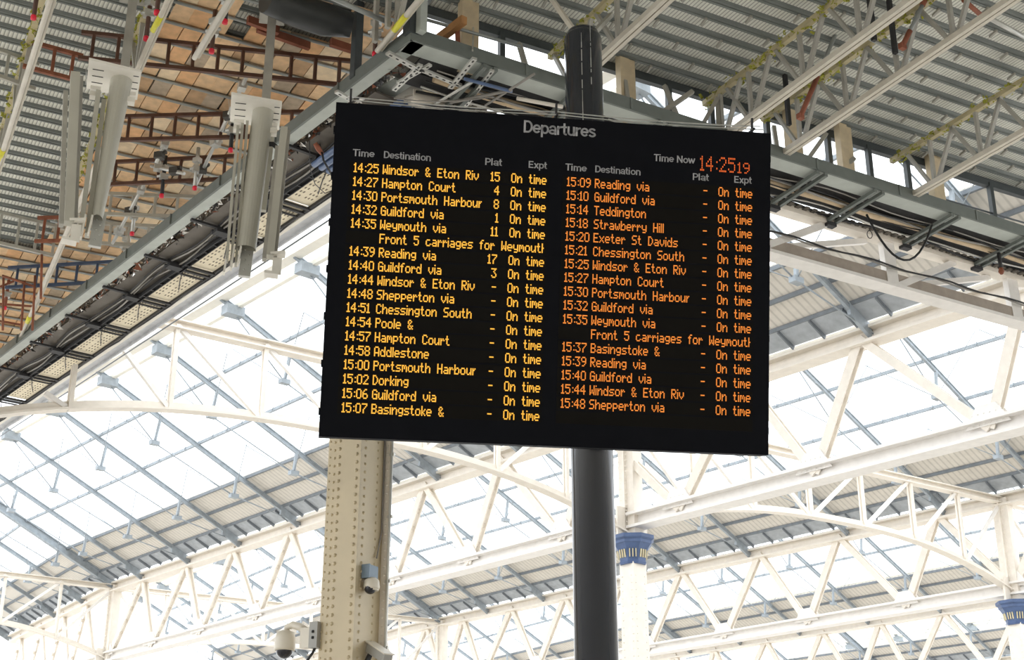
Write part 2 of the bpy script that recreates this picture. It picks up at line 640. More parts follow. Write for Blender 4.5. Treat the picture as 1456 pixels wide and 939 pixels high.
def deck(name, c1lo, c1hi, f2, z, pitch=.3, tabs=True):
    m = MB()
    n = int((c1hi - c1lo) / pitch)
    for k in range(n):
        a = c1lo + k * pitch
        lo, hi = f2(a + pitch / 2)
        if hi <= lo:
            continue
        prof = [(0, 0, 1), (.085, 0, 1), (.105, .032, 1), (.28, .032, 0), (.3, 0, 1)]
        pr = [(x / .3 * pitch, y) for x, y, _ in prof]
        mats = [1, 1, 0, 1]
        for (x0, y0), (x1, y1), mi in zip(pr, pr[1:], mats):
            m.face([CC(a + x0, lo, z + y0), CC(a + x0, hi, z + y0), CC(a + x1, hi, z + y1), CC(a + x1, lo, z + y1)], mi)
        m.bar(CC(a + .045, lo, z - .006), CC(a + .045, hi, z - .006), .02, .012, Z, 1)
        if tabs and a > 5:
            b = lo + (.2 if k % 2 else .65)
            while b < hi:
                m.bar(CC(a + .03, b, z - .03), CC(a + .17, b + .03, z - .03), .03, .03, Z, 2)
                b += .95
    m.face([CC(c1lo, f2(c1lo)[0], z + .12), CC(c1hi, f2(c1hi)[0], z + .12), CC(c1hi, f2(c1hi)[1], z + .12), CC(c1lo, f2(c1lo)[1], z + .12)], 1)
    return structure(m.build(name, [steelpan, steeldk, webm]))


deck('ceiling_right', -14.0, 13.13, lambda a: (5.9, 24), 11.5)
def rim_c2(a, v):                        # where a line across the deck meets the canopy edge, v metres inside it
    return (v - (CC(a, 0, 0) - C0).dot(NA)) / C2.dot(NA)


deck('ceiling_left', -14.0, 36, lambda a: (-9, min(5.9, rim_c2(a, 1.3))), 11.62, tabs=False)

# eaves beam along the deck edge
m = MB()
m.bar(CC(13.0, 5.7, 11.46), CC(13.0, 24, 11.46), .08, .12)
tag(m.build('eaves_beam', darkpost), 'dark grey beam along the far edge of the corrugated deck', 'beam')

# ------------------------------------------------------------------ scaffold boards
m = MB()
random.seed(11)
for i in range(int((33 - 11.6) / .45)):
    a = 11.6 + i * .45
    for j in range(60):
        b = -4 + j * .24
        ctr = CC(a + .2, b + .12, 0)
        if (ctr - C0).dot(NA) > .95 or b > 5.75:
            continue
        if a < 22.2 and b < 3.1:
            continue
        if a < 14.4 - (b - 4) * .6 and b > 3.7 and random.random() < .72:
            continue
        dz = random.uniform(-.006, .006)
        z = 11.52
        sk = random.uniform(-.012, .012)
        m.hexa([CC(a + x, b + y + sk, z + dz + h) for h in (0, .03) for x, y in ((.012, .006), (.438, .006), (.438, .234), (.012, .234))],
               random.choices(range(5), (4, 4, 2, 3, 2))[0])
tag(m.build('scaffold_boarding', ply), 'patchwork of honey-brown timber boards laid over grey scaffold tubes', 'boarding')

a = 11.6 + .45
while a < 32:
    lo = 3.1 if a < 22.2 else -3.5
    # stop at the edge channel
    d = C2.dot(NA)
    base = (CC(a, 0, 0) - C0).dot(NA)
    hi = min(5.8, (.9 - base) / d)
    if hi - lo > .3:
        m = MB()
        m.tube(CC(a, lo, 11.49), CC(a, hi, 11.49), .021, 8)
        m.bar(CC(a + .035, lo, 11.51), CC(a + .035, hi, 11.51), .03, .02, Z, 1)  # dark bar imitating the shadow line beside the tube
        tag(m.build('joist_tube', [joist, joistd]), 'grey scaffold tube running under the honey-brown boards', 'scaffold tube',
            'parallel tubes carrying the boards')
    a += .45

# ------------------------------------------------------------------ concourse roof trusses
def roof_truss(c2f, lo, hi, top_lo, top_hi, nodes, label, z0=10.6, z1=11.3, foamed=True, taped=None, dbl=True):
    g = empty('roof_truss', CC(lo, c2f(lo), z0), label, 'roof truss', 'pale steel trusses under the corrugated deck')
    m = MB()
    p, q = CC(lo, c2f(lo), z0), CC(hi, c2f(hi), z0)
    if dbl:
        for k in (-.033, .033):
            m.bar(p + C2 * k, q + C2 * k, .05, .07)
        m.bar(p + Z * .02, q + Z * .02, .12, .015)
    else:
        m.tube(p, q, .032, 10)
        m.bar(p + C2 * .05 + Z * .03, q + C2 * .05 + Z * .03, .025, .045)
    m.build('bottom_chord', chordm, g)
    m = MB()
    m.bar(CC(top_lo, c2f(top_lo), z1), CC(top_hi, c2f(top_hi), z1), .07, .07)
    tc_ = m.build('top_chord', chordy, g)
    if foamed:
        m = MB()
        random.seed(int(lo * 100))
        a = top_lo + .05
        while a < top_hi:
            c = CC(a, c2f(a) + random.uniform(-.055, .055), z1 + random.uniform(-.06, .06))
            n_ = random.choice((1, 2, 3, 4))
            for _ in range(n_):
                q = c + V((random.gauss(0, .025), random.gauss(0, .025), random.gauss(0, .02)))
                d_ = [V((random.gauss(0, 1), random.gauss(0, 1), random.gauss(0, 1))).normalized() * random.uniform(.018, .05) for _ in range(4)]
                for t_ in ((0, 1, 2), (0, 2, 3), (0, 3, 1), (1, 3, 2)):
                    m.face([q + d_[k_] for k_ in t_], 0)
            a += random.choice((.015, .02, .03, .07))
        m.build('foam_flecks', foam, tc_)['kind'] = 'stuff'
    for nd in nodes:
        b0 = CC(nd, c2f(nd), z0)
        for da in (-.46, 0, .46):
            if nd + da > top_hi or nd + da < top_lo:
                continue
            m = MB()
            m.bar(b0 + C1 * da * .12, CC(nd + da, c2f(nd), z1), .045, .05, C2)
            m.build('web_member', webm, g)
    if taped:
        m = MB()
        m.tube(CC(taped, c2f(taped), z0), CC(taped + .32, c2f(taped), z0), .037, 10)
        m.build('yellow_tape', tape, g)
    return g


roof_truss(lambda a: 7.57, 6, 13.4, 6, 12.95, [6.4, 7.4, 8.4, 9.4, 10.4, 11.4, 12.4], 'pale double-bar truss reaching the top of the dark pole')
roof_truss(lambda a: 9.93, 5, 13.2, 5, 12.95, [5.2, 6.15, 7.1, 8.05, 9, 10, 11, 12, 12.6], 'second pale double-bar truss right of the pole, foam-speckled top')
roof_truss(lambda a: 10.87, 5, 13.2, 5, 12.9, [5.5, 6.5, 7.45, 8.4, 9.5, 10.4, 11.3, 12.2], 'third pale double-bar truss from the pole, with orange prop beside it')
roof_truss(lambda a: 13.2, 6, 13.6, 6, 12.95, [6.5, 7.5, 8.5, 9.5, 10.5, 11.35, 12.2], 'pale double-bar truss nearest the right edge')
roof_truss(lambda a: 1.75 + .04 * (a - 15), 9, 18.6, 9, 18.6, [12.5, 16.2, 18], 'white tube truss at the far left with yellow tape', dbl=False, taped=17.3)
roof_truss(lambda a: 2.86 + .045 * (a - 14), 9, 24.2, 9, 19.5, [12.6, 14.6, 16], 'white tube truss descending behind hanging brackets to a yellow tape', dbl=False, taped=13.35)
roof_truss(lambda a: 3.4, 9, 14.0, 9, 12.8, [11.5, 12.6], 'short white tube truss above the boards', foamed=False, dbl=False)
roof_truss(lambda a: 5.21, 6, 12.85, 6, 12.6, [9.5, 10.5, 11.5, 12.3], 'white tube truss with yellow tape above the canopy corner', foamed=False, dbl=False, taped=12.05)
m = MB()
m.tube(CC(23.0, 3.267, 10.6), CC(23.3, 3.28, 10.6), .04, 10)
tag(m.build('tape_band', tape), 'yellow tape band low on the white tube truss', 'tape')

# ------------------------------------------------------------------ canopy edge, arm running back to the left
LA = 17.5
g = empty('edge_channel', A(0, 0, 10.5), 'grey steel channel along the canopy edge, with a corner behind the board', 'edge channel')
m = MB()
m.hexa([A(0, .0, 10.5), A(LA, 0, 10.5), A(LA, .17, 10.5), A(-.0, .17, 10.5), A(0, 0, 10.515), A(LA, 0, 10.515), A(LA, .17, 10.515), A(-.0, .17, 10.515)])
m.hexa([B(0, 0.0, 10.5), B(14, 0, 10.5), B(14, .27, 10.5), B(.0, .27, 10.5), B(0, 0, 10.515), B(14, 0, 10.515), B(14, .27, 10.515), B(0, .27, 10.515)])
m.build('bottom_flange', rimpale, g)
m = MB()
m.bar(A(-.02, -.01, 10.575), A(LA, -.01, 10.575), .03, .17)
m.bar(B(-.02, -.01, 10.575), B(14, -.01, 10.575), .03, .17)
m.build('outer_web', rimdark, g)  # same grey paint as the flange, darkened as the face turned from the light
for nm, fn, n0, n1 in (('A', A, 1, 11), ('B', B, 1, 9)):
    for k in range(n0, n1):
        m = MB()
        m.bar(fn(k * 1.5, -.028, 10.5), fn(k * 1.5, -.028, 10.66), .04, .012, UA)
        m.build('splice_plate', rimdark, g)

m = MB()
random.seed(3)
u = .5
while u < LA - .2:
    for r_ in range(2):
        c = A(u + random.uniform(0, .06), .24 + random.uniform(-.05, .05), 10.53 + random.uniform(-.03, .03))
        s_ = random.uniform(.03, .085)
        dirs = [V((random.uniform(-1, 1), random.uniform(-1, 1), random.uniform(-1, 1))) * s_ for _ in range(4)]
        m.face([c + dirs[0], c + dirs[1], c + dirs[2]], random.choice((0, 0, 1)))
        m.face([c + dirs[0], c + dirs[2], c + dirs[3]], random.choice((0, 2, 1)))
    u += .055
o = m.build('foil_insulation', [foil, traym, rust])
tag(o, 'crumpled silver foil scraps packed along the gap behind the edge channel', 'insulation', kind='stuff')

m = MB()
m.bar(A(1.2, .56, 10.53), A(LA, .56, 10.53), .52, .03)
m.bar(A(1.2, .31, 10.6), A(LA, .31, 10.6), .02, .16)
tag(m.build('fascia_board', fascia), 'brown-grey fascia board beside the canopy edge channel', 'fascia')

for i in range(4):
    m = MB()
    pts = []
    random.seed(40 + i)
    ph = random.uniform(0, 3)
    for k in range(60):
        u = 1.5 + k * .27
        pts.append(A(u, .5 + i * .045 + .045 * sin(u * 2.1 + ph), 10.47 + .02 * sin(u * 3.3 + ph * 2)))
    m.path(pts, .011 + .004 * (i % 2), 6)
    tag(m.build('cable', [cablem, cableg][i % 2]), ('black', 'grey', 'black', 'grey')[i] + ' cable sagging along the brown-grey fascia board', 'cable', 'cables along the canopy fascia')

g = empty('cable_tray', A(1.2, .7, 10.42), 'black cable tray running along the canopy beside the cream soffit', 'cable tray')
m = MB()
m.bar(A(1.2, .695, 10.44), A(LA, .695, 10.44), .012, .07)
m.bar(A(1.2, .775, 10.44), A(LA, .775, 10.44), .012, .07)
m.build('side_rail', traym, g)
m = MB()
u = 1.3
while u < LA:
    m.bar(A(u, .695, 10.42), A(u, .775, 10.42), .03, .015)
    u += .3
m.bar(A(1.2, .735, 10.45), A(LA, .735, 10.45), .075, .012)
m.build('rungs', traym, g)

BRK = [2.9, 4.3, 5.61, 7.13, 8.64, 10.14, 11.7, 13.3, 14.9]
for u in BRK:
    g = empty('cross_bracket', A(u, .6, 10.44), 'dark slotted bracket crossing under the cables beside the cream soffit', 'bracket', 'cross brackets under the canopy strip')
    m = MB()
    m.bar(A(u, .1, 10.46), A(u, 1.26, 10.46), .05, .035)
    m.bar(A(u + .15, .5, 10.46), A(u + .15, 1.26, 10.46), .05, .03)
    m.bar(A(u + .32, .78, 10.47), A(u + .32, 1.25, 10.47), .035, .02)
    m.build('bar', traym, g)
    m = MB()
    m.bar(A(u + .05, .5, 10.42), A(u + .05, .72, 10.42), .16, .05)
    m.build('cable_clamp', traym, g)
    m = MB()
    m.path([A(u + .12, .8, 10.48), A(u + .55, .95, 10.47), A(u + .95, 1.12, 10.48)], .008, 5)
    m.build('tie_wire', cablem, g)
for u0, u1 in zip(BRK, BRK[1:]):
    m = MB()
    pa, pb = u0 + .02, u1 - .02
    m.hexa([A(pa, .79, 10.5), A(pb, .79, 10.5), A(pb, 1.24, 10.5), A(pa, 1.24, 10.5),
            A(pa, .79, 10.52), A(pb, .79, 10.52), A(pb, 1.24, 10.52), A(pa, 1.24, 10.52)])
    x = u0 + .3
    while x < u1 - .12:
        for y in (.86, .91, .96, 1.06, 1.11, 1.16):
            m.hexa([A(x - .024, y - .009, 10.497), A(x + .024, y - .009, 10.497), A(x + .024, y + .009, 10.497), A(x - .024, y + .009, 10.497),
                    A(x - .024, y - .009, 10.5), A(x + .024, y - .009, 10.5), A(x + .024, y + .009, 10.5), A(x - .024, y + .009, 10.5)], 1)
        x += .125
    tag(m.build('soffit_panel', [soffit, hole]), 'perforated cream soffit panel between dark cross brackets', 'soffit panel', 'perforated cream panels along the canopy strip')
g = empty('edge_rail', A(1.2, 1.2, 10.46), 'dark outer rail with white lip along the cream soffit strip', 'rail')
m = MB()
m.bar(A(1.2, 1.245, 10.48), A(LA, 1.245, 10.48), .025, .05)
m.path([A(1.2 + k * .5, 1.28 + .012 * sin(k * 1.7), 10.47 + .012 * sin(k * 2.9)) for k in range(33)], .014, 6)
m.build('dark_rail', traym, g)
m = MB()
m.bar(A(1.2, 1.345, 10.5), A(LA, 1.345, 10.5), .07, .04)
m.build('white_lip', white, g)
g = empty('edge_gutter', A(1.2, 1.5, 10.5), 'pale grey gutter outermost along the left canopy edge', 'gutter')
m = MB()
m.bar(A(1.2, 1.41, 10.53), A(LA, 1.41, 10.53), .03, .06)
m.bar(A(1.2, 1.58, 10.53), A(LA, 1.58, 10.53), .03, .06)
m.bar(A(1.2, 1.5, 10.56), A(LA, 1.5, 10.56), .2, .02)
m.build('trough', mat('gutter_pale_grey', (206, 208, 212), .5), g)
m = MB()
m.tube(A(1.2, 1.64, 10.46), A(LA, 1.64, 10.46), .012, 6)
m.build('edge_wire', sheddark, g)

# ------------------------------------------------------------------ canopy edge, arm running back to the right
LB = 13.0
m = MB()
m.path([B(.6 + k * .5, .6 + .01 * sin(k), 10.5 + .01 * cos(k * 2)) for k in range(26)], .05, 8)
tag(m.build('pipe', mat('pipe_tan', (214, 190, 156), .5, var=.1)), 'tan pipe running under the right-hand canopy strip', 'pipe')
m = MB()
m.bar(B(.3, .79, 10.56), B(LB, .79, 10.56), .28, .03)
m.bar(B(.3, .45, 10.57), B(LB, .45, 10.57), .4, .02)
tag(m.build('cable_shelf', traym), 'black shelf behind the cables of the right-hand canopy strip', 'shelf')
for i in range(6):
    random.seed(70 + i)
    ph = random.uniform(0, 6)
    m = MB()
    m.path([B(.5 + k * .3, .36 + i * .075 + .04 * sin(k * .55 + ph) + (.12 if i > 3 else 0), 10.47 + .03 * sin(k * .8 + ph * 2)) for k in range(42)], .009 + .004 * (i % 3), 6)
    tag(m.build('cable', [cableg, cablem, cableg, cablem, galv, cablem][i]),
        ['thin grey', 'black', 'thick grey', 'slim black', 'bright galvanised', 'heavy black'][i] + ' cable along the right-hand canopy strip', 'cable', 'cables along the right-hand strip')
for u in (1.0, 2.2, 3.5, 4.8, 6.06, 7.09, 8.55, 10.03, 11.5):
    g = empty('tray_bracket', B(u, .5, 10.42), 'dark double channel bracket crossing the right-hand canopy strip', 'bracket', 'brackets under the right-hand strip')
    for du in (-.06, .08):
        m = MB()
        m.bar(B(u + du, -.03, 10.45), B(u + du, 1.08, 10.40), .05, .05)
        m.build('channel', rimdark, g)
    m = MB()
    m.box(B(u, .95, 10.36), .16, .1, .06, radians(30))
    m.build('end_plate', traym, g)

m = MB()
pts = [B(.05, .2, 10.74), A(3.4, .24, 10.74), A(3.4, 1.25, 10.74), A(1.15, 1.25, 10.74), B(3.4, 1.0, 10.74), B(3.4, .3, 10.74)]
m.face(pts)
m.face([p + Z * .03 for p in reversed(pts)])
for p, q in zip(pts, pts[1:] + pts[:1]):
    m.face([p, p + Z * .03, q + Z * .03, q])
tag(m.build('backing_panel', mat('panel_drab', (158, 154, 144), .6, var=.25, scale=5)), 'drab grey backing panel above the struts in the canopy corner', 'panel')

# cream girder under the right-hand strip
g = empty('edge_girder', B(1, 1.02, 9.7), 'cream girder under the right-hand canopy strip with perforated top chord', 'girder')
m = MB()
m.bar(B(.5, 1.02, 10.4), B(LB, 1.02, 10.4), .2, .05)
m.bar(B(.5, .94, 10.46), B(LB, .94, 10.46), .02, .12)
m.build('top_chord', cream, g)
m = MB()
x = 1.0
while x < LB:
    m.bar(B(x, .84, 10.465), B(x, .84 + .1, 10.462), .07, .02, Z)
    x += .14
m.build('perforated_strip', fascia, g)
m = MB()
m.bar(B(.5, 1.02, 9.66), B(LB, 1.02, 9.66), .26, .05)
m.bar(B(.5, 1.0, 9.79), B(LB, 1.0, 9.79), .03, .22, mi=1)
m.build('bottom_chord', [creamw, mat('girder_web_taupe', (168, 156, 144), .6)], g)
nodesB = [.8, 3.2, 5.7, 8.25, 10.85]
for i, u in enumerate(nodesB):
    m = MB()
    m.bar(B(u, 1.02, 9.7), B(u - .02, 1.02, 10.4), .1, .22, UB)
    m.build('vertical_post', creamw, g)
    m = MB()
    m.bar(B(u + .12, 1.02, 9.72), B(u + 1.35, 1.02, 10.38), .1, .1)
    m.build('diagonal_brace', creamw, g)
    m = MB()
    m.bar(B(u + .12, 1.1, 9.74), B(u + 2.2, 1.1, 10.36), .08, .08)
    m.build('diagonal_brace', creamw, g)
    m = MB()
    m.hexa([B(u + x, .88, zz) for x in (0, .012) for zz in (9.62, 9.62)] + [B(u + x, .88, zz) for x in (0, .012) for zz in (9.64, 9.64)]) if False else None
for i in range(2):
    m = MB()
    m.path([B(3.0 + k * .3, .86 + .03 * i, 9.93 + .02 * sin(k * 1.3 + i)) for k in range(33)], .013, 6)
    tag(m.build('cable', [cablem, cableg][i]), ['black', 'grey'][i] + ' cable lying along the cream girder lower chord', 'cable', 'cables on the cream girder')
# hanging cable loop
m = MB()
p, q = P(1232, 305, 10.3), P(1325, 320, 10.3)
m.path([p.lerp(q, t / 12) - Z * (.62 * (1 - (2 * t / 12 - 1) ** 2)) for t in range(13)], .016, 8)
tag(m.build('cable_loop', cablem), 'black cable loop drooping below the right-hand canopy strip', 'cable')
m = MB()
c = P(1236, 328, 10.0)
m.path([c + V((.035 * cos(a * pi / 6), 0, -.06 + .06 * sin(a * pi / 6))) for a in range(13)], .006, 6)
tag(m.build('wire_ring', cablem), 'small wire ring hanging beside the black cable loop', 'ring')
m = MB()
c = P(1420, 360, 10.3)
m.tube(c, c - Z * .25, .03, 8)
m.lathe(c - Z * .3, [(.02, -.04), (.045, 0), (.03, .06)], 8, mi=1)
tag(m.build('hanging_rod', [traym, rust]), 'short dark rod hanging under the right-hand strip near the frame edge', 'rod')

# ------------------------------------------------------------------ clerestory between strip and deck
for i, c2 in enumerate((6.9, 8.63, 9.38, 10.06, 10.99, 12.06, 12.8, 13.52, 15.18)):
    base = CC(0, c2, 0)
    m = MB()
    dd = (B(0, 0, 0) - base).dot(NB) / C1.dot(NB)
    m.bar(CC(12.98, c2, 10.62), CC(12.98, c2, 11.46), .07, .07, C1)
    m.bar(CC(12.98, c2, 10.64), CC(dd, c2, 10.62), .06, .06)
    tag(m.build('clerestory_post', darkpost), 'slim slate-grey post between deck edge and canopy strip', 'post', 'slate posts under the deck edge')
m = MB()
m.tube(CC(12.98, 5.8, 10.95), CC(12.98, 17, 10.95), .014, 6)
tag(m.build('guard_wire', darkpost), 'thin rail strung between the slate posts', 'rail')
for i, (px, py) in enumerate(((921, 150), (1165, 222), (1240, 243), (1372, 288), (690, 72))):
    c = P(px, py, 10.55) + NB * .5
    m = MB()
    m.bar(c, c + Z * 1.9, .11, .14, UB)
    m.bar(c + UB * .12, c + UB * .12 + Z * 1.9, .07, .1, UB)
    tag(m.build('clerestory_column', mat('stone_column_%d' % i, (214, 196, 164), .6)),
        ['cream upright seen in the gap just right of the pole', 'cream upright in the gap beyond the board corner', 'cream upright next along from the board corner',
         'cream upright in the gap near the right edge', 'cream upright in the gap left of the pole'][i], 'upright')
for i, (a_, b_) in enumerate((((885, 96), (912, 152)), ((945, 122), (985, 165)), ((985, 130), (940, 160)), ((1100, 180), (1125, 215)), ((1175, 190), (1160, 225)), ((1340, 275), (1360, 300)),
                              ((1020, 140), (1008, 180)), ((1020, 142), (1040, 182)), ((738, 62), (770, 105)), ((1215, 225), (1190, 250)))):
    m = MB()
    p = P(*b_, 10.6) + NB * .25
    h_ = hypot(p.x, p.y)
    m.bar(p, D(*a_, h_ + .1), .055, .055)
    tag(m.build('clerestory_brace', webm), 'slanting grey brace in the bright gap above the canopy strip', 'brace', 'braces in the bright gap')

# ------------------------------------------------------------------ clutter inside the canopy corner
for i, (a_, b_, wd) in enumerate((((551, 75), (597, 100), .07), ((597, 98), (655, 122), .06), ((675, 83), (640, 125), .06), ((598, 92), (560, 128), .06), ((612, 92), (566, 118), .05),
                                  ((700, 100), (662, 150), .05), ((478, 130), (500, 143), .06))):
    m = MB()
    p, q = P(*a_, 10.42), P(*b_, 10.42)
    m.bar(p, q, wd, .03)
    n_ = int((q - p).length / .09)
    for k in range(n_):
        c = p.lerp(q, (k + .5) / n_)
        d = (q - p).normalized() * .02
        m.bar(c - d - Z * .016, c + d - Z * .016, .018, .003, Z, 1)
    tag(m.build('slotted_strut', [galv, cablem]), 'pale slotted steel strut inside the canopy corner above the board', 'strut', 'slotted struts in the canopy corner')
for i, (pts, mt, nm, lb) in enumerate((
        (((600, 128), (625, 118), (640, 124), (620, 142)), soffit, 'ceiling_tile', 'loose cream tile in the canopy corner above the board'),
        (((640, 130), (665, 122), (690, 135), (660, 150)), soffit, 'ceiling_tile', 'second loose cream tile beside the slotted struts'),
        (((575, 140), (600, 132), (625, 146), (590, 150)), cream, 'ceiling_tile', 'cream tile half hidden by the board top edge'),
        (((622, 96), (655, 92), (690, 112), (650, 116)), rimpale, 'cover_plate', 'pale grey cover plate inside the canopy corner'),
        (((525, 135), (560, 112), (585, 122), (550, 145)), rimpale, 'cover_plate', 'pale grey cover plate above the board left half'),
        (((576, 110), (600, 92), (612, 100), (588, 122)), rimpale, 'cover_plate', 'small pale plate beside the corner strut'),
        (((690, 118), (800, 150), (790, 168), (690, 150)), traym, 'service_panel', 'dark service panel behind the pole and board top'),
        (((700, 112), (790, 140), (785, 150), (700, 130)), fascia, 'service_panel', 'brown-grey panel left of the pole above the board'),
        (((880, 152), (1080, 205), (1080, 222), (880, 180)), traym, 'service_panel', 'dark service panel right of the pole above the board'))):
    m = MB()
    z = 10.55 + .02 * i
    q = [P(*p, z) for p in pts]
    m.hexa(q + [p + Z * .03 for p in q])
    tag(m.build(nm, mt), lb, 'tile' if nm == 'ceiling_tile' else 'panel')
for i, (a_, b_, r_, mt, lb) in enumerate((
        ((615, 150), (672, 116), .018, galv, 'bright rod slanting through the canopy corner'),
        ((640, 146), (728, 128), .02, cableg, 'grey pipe crossing above the board title'),
        ((560, 140), (700, 138), .008, cableg, 'thin grey wire sagging above the board'),
        ((585, 146), (720, 152), .008, cablem, 'thin black wire just above the board edge'),
        ((690, 150), (760, 105), .016, cableg, 'grey rod rising left of the pole'),
        ((735, 140), (800, 152), .025, cream, 'cream pipe passing behind the pole'),
        ((865, 170), (1010, 208), .012, galv, 'bright wire right of the pole above the board'),
        ((660, 112), (728, 130), .022, bluesheet, 'blue pipe stub inside the canopy corner'))):
    m = MB()
    p, q = P(*a_, 10.38), P(*b_, 10.38)
    m.path([p.lerp(q, t / 8) - Z * (.05 * (1 - (2 * t / 8 - 1) ** 2) if r_ < .01 else 0) for t in range(9)], r_, 7)
    tag(m.build('wire' if 'wire' in lb else 'pipe' if 'pipe' in lb else 'rod', mt), lb, 'wire' if 'wire' in lb else 'pipe' if 'pipe' in lb else 'rod')

# blue-grey pipes and orange strap by the board's upper left
for i in range(3):
    m = MB()
    m.path([A(1.0 + k * .25, .55 + i * .11, 10.38 - .01 * i) for k in range(9)], .045, 10)
    tag(m.build('pipe', bluesheet), ['inner', 'middle', 'outer'][i] + ' blue-grey pipe beside the upper left corner of the board', 'pipe', 'blue-grey pipes')
m = MB()
m.path([P(448, 204, 10.3), P(453, 212, 10.25), P(458, 219, 10.22)], [.03, .035, .025], 8)
tag(m.build('orange_sleeve', orange), 'orange sleeve on a cable beside the upper left of the board', 'sleeve')
m = MB()
m.path([P(454, 205, 10.52), P(456, 212, 10.35), P(458, 218, 10.2), P(460, 228, 10.1), P(468, 242, 10.05), P(478, 262, 10.05)], .014, 7)
tag(m.build('cable', cablem), 'black cable dropping from the orange sleeve behind the board', 'cable')
m = MB()
m.path([P(440, 200, 10.3), P(441, 240, 10.25), P(448, 262, 10.25), P(462, 275, 10.3), P(475, 270, 10.3)], .006, 6)
tag(m.build('wire', cablem), 'thin wire loop below the orange sleeve', 'wire')

# posts and things above the corner
for i, (px, y0, y1, wd, mt, lb) in enumerate(((505, 112, 18, .1, darkpost, 'dark square post standing on the canopy edge channel'),
                                               (584, 50, 18, .13, darkpost, 'dark thick post at the canopy corner'),
                                               (533, 60, 0, .05, webm, 'grey upright beside the white tube above the corner'),
                                               (551, 40, 0, .05, webm, 'second grey upright above the canopy corner'),
                                               (599, 46, 22, .09, rimpale, 'pale upright just behind the canopy corner'))):
    p = P(px, y1 + (y0 - y1), 10.58)
    m = MB()
    m.bar(p, V((p.x, p.y, 11.7)), wd, wd, UA)
    tag(m.build('post', mt), lb, 'post')
m = MB()
m.path([P(378, -2, 11.2), P(420, 14, 11.22), P(462, 28, 11.22), P(500, 36, 11.2)], [.17, .2, .2, .15], 14)
tag(m.build('wrapped_duct', ductd), 'dark plastic-wrapped duct slung above the boards at the top', 'duct')
m = MB()
m.tube(P(430, -22, 10.75), P(556, 34, 10.75), .03)
tag(m.build('handrail_tube', joist), 'grey tube running in front of the dark duct', 'tube')
m = MB()
m.tube(P(585, 22, 10.95), P(740, 66, 10.95), .02)
tag(m.build('handrail_tube', joist), 'grey tube between canopy corner and pole at the top', 'tube')
m = MB()
m.bar(P(618, 60, 10.9), P(660, 28, 10.9), .08, .1)
tag(m.build('wooden_prop', mat('prop_wood', (184, 134, 84), .7, var=.2)), 'slanting tan timber prop above the canopy corner', 'prop')
m = MB()
m.bar(P(651, 68, 10.6), P(650, 34, 11.0), .05, .05)
tag(m.build('red_post', orange), 'short red-oxide post beside the tan prop', 'post')
m = MB()
m.bar(P(672, 72, 10.55), P(673, 38, 11.2), .02, .02)
m.box(P(673, 39, 11.2), .06, .06, .07)
tag(m.build('hanger_rod', galv), 'thin bright rod with a clamp left of the pole', 'rod')
for i, (a_, b_) in enumerate((((352, 28), (396, 44)), ((366, 40), (440, 66)), ((470, 60), (500, 70)))):
    m = MB()
    m.bar(P(*a_, 11.4), P(*b_, 11.4), .06, .1)
    tag(m.build('red_oxide_beam', orange), ['red-oxide beam under the dark duct, nearest the hanging post', 'red-oxide beam edging the gap in the boards', 'short red-oxide beam by the dark square post'][i], 'beam')

# ------------------------------------------------------------------ ladder beams slung under the boards
def ladder(a_, b_, drop, n, mt, label, z=11.32, th=.045):
    p, q = P(*a_, z), P(*b_, z)
    g = empty('ladder_beam', p - Z * drop, label, 'ladder beam', 'ladder beams slung under the boards')
    m = MB()
    m.bar(p, q, th, th * 1.1)
    m.build('top_chord', mt, g)
    m = MB()
    m.bar(p - Z * drop, q - Z * drop, th, th * 1.1)
    m.build('bottom_chord', mt, g)
    for k in range(n):
        c = p.lerp(q, (k + .5) / n)
        m = MB()
        m.bar(c, c - Z * drop, th * .85, th * .85, C1)
        m.build('rung', mt, g)
    return g


ladder((116, 46), (500, 87), .36, 11, brown, 'longest brown ladder beam, highest of the boards area')
ladder((38, 58), (118, 80), .36, 3, rust, 'rusty ladder beam end under the corrugated deck')
ladder((168, 166), (432, 159), .36, 8, brown, 'brown ladder beam crossing behind the tall hanging brackets')
ladder((150, 231), (336, 222), .36, 6, brown, 'brown ladder beam with tubes clamped to it, below the longer two')
ladder((143, 275), (300, 281), .34, 5, alum, 'pale aluminium ladder beam ending at the edge channel')
ladder((145, 318), (225, 322), .34, 3, alum, 'faint short aluminium ladder beam below the pale one')
ladder((12, 381), (182, 371), .36, 6, bluem, 'dark blue ladder beam low at the left')
ladder((54, 310), (96, 309), .4, 2, rust, 'short rust ladder end beside the left hanging bracket')
ladder((-30, 60), (55, 92), .36, 3, alum, 'grey ladder beam at the left frame edge')
ladder((-10, 300), (92, 325), .5, 4, alum, 'grey-green ladder beam under the corrugated deck, left of the bracket')

# ------------------------------------------------------------------ red-capped hanging tubes and raking tubes
def capped(px, py, top, mt, label, z=10.75, coup=True):
    p = P(px, py, z)
    g = empty('scaffold_tube', p, label, 'scaffold tube', 'vertical tubes with red caps')
    m = MB()
    m.tube(p, p + Z * top, .028, 8)
    m.build('tube', mt, g)
    m = MB()
    m.lathe(p - Z * .05, [(.018, 0), (.032, .008), (.034, .045), (.028, .06)], 10)
    m.build('red_cap', redcap, g)
    if coup:
        m = MB()
        c = p + Z * (top * .45)
        m.box(c, .11, .09, .09, .5)
        m.tube(c - V((.09, .02, 0)), c + V((.09, -.02, .03)), .02, 6)
        m.box(c + Z * .14, .09, .1, .07, 1.1)
        m.build('coupler', galv, g)


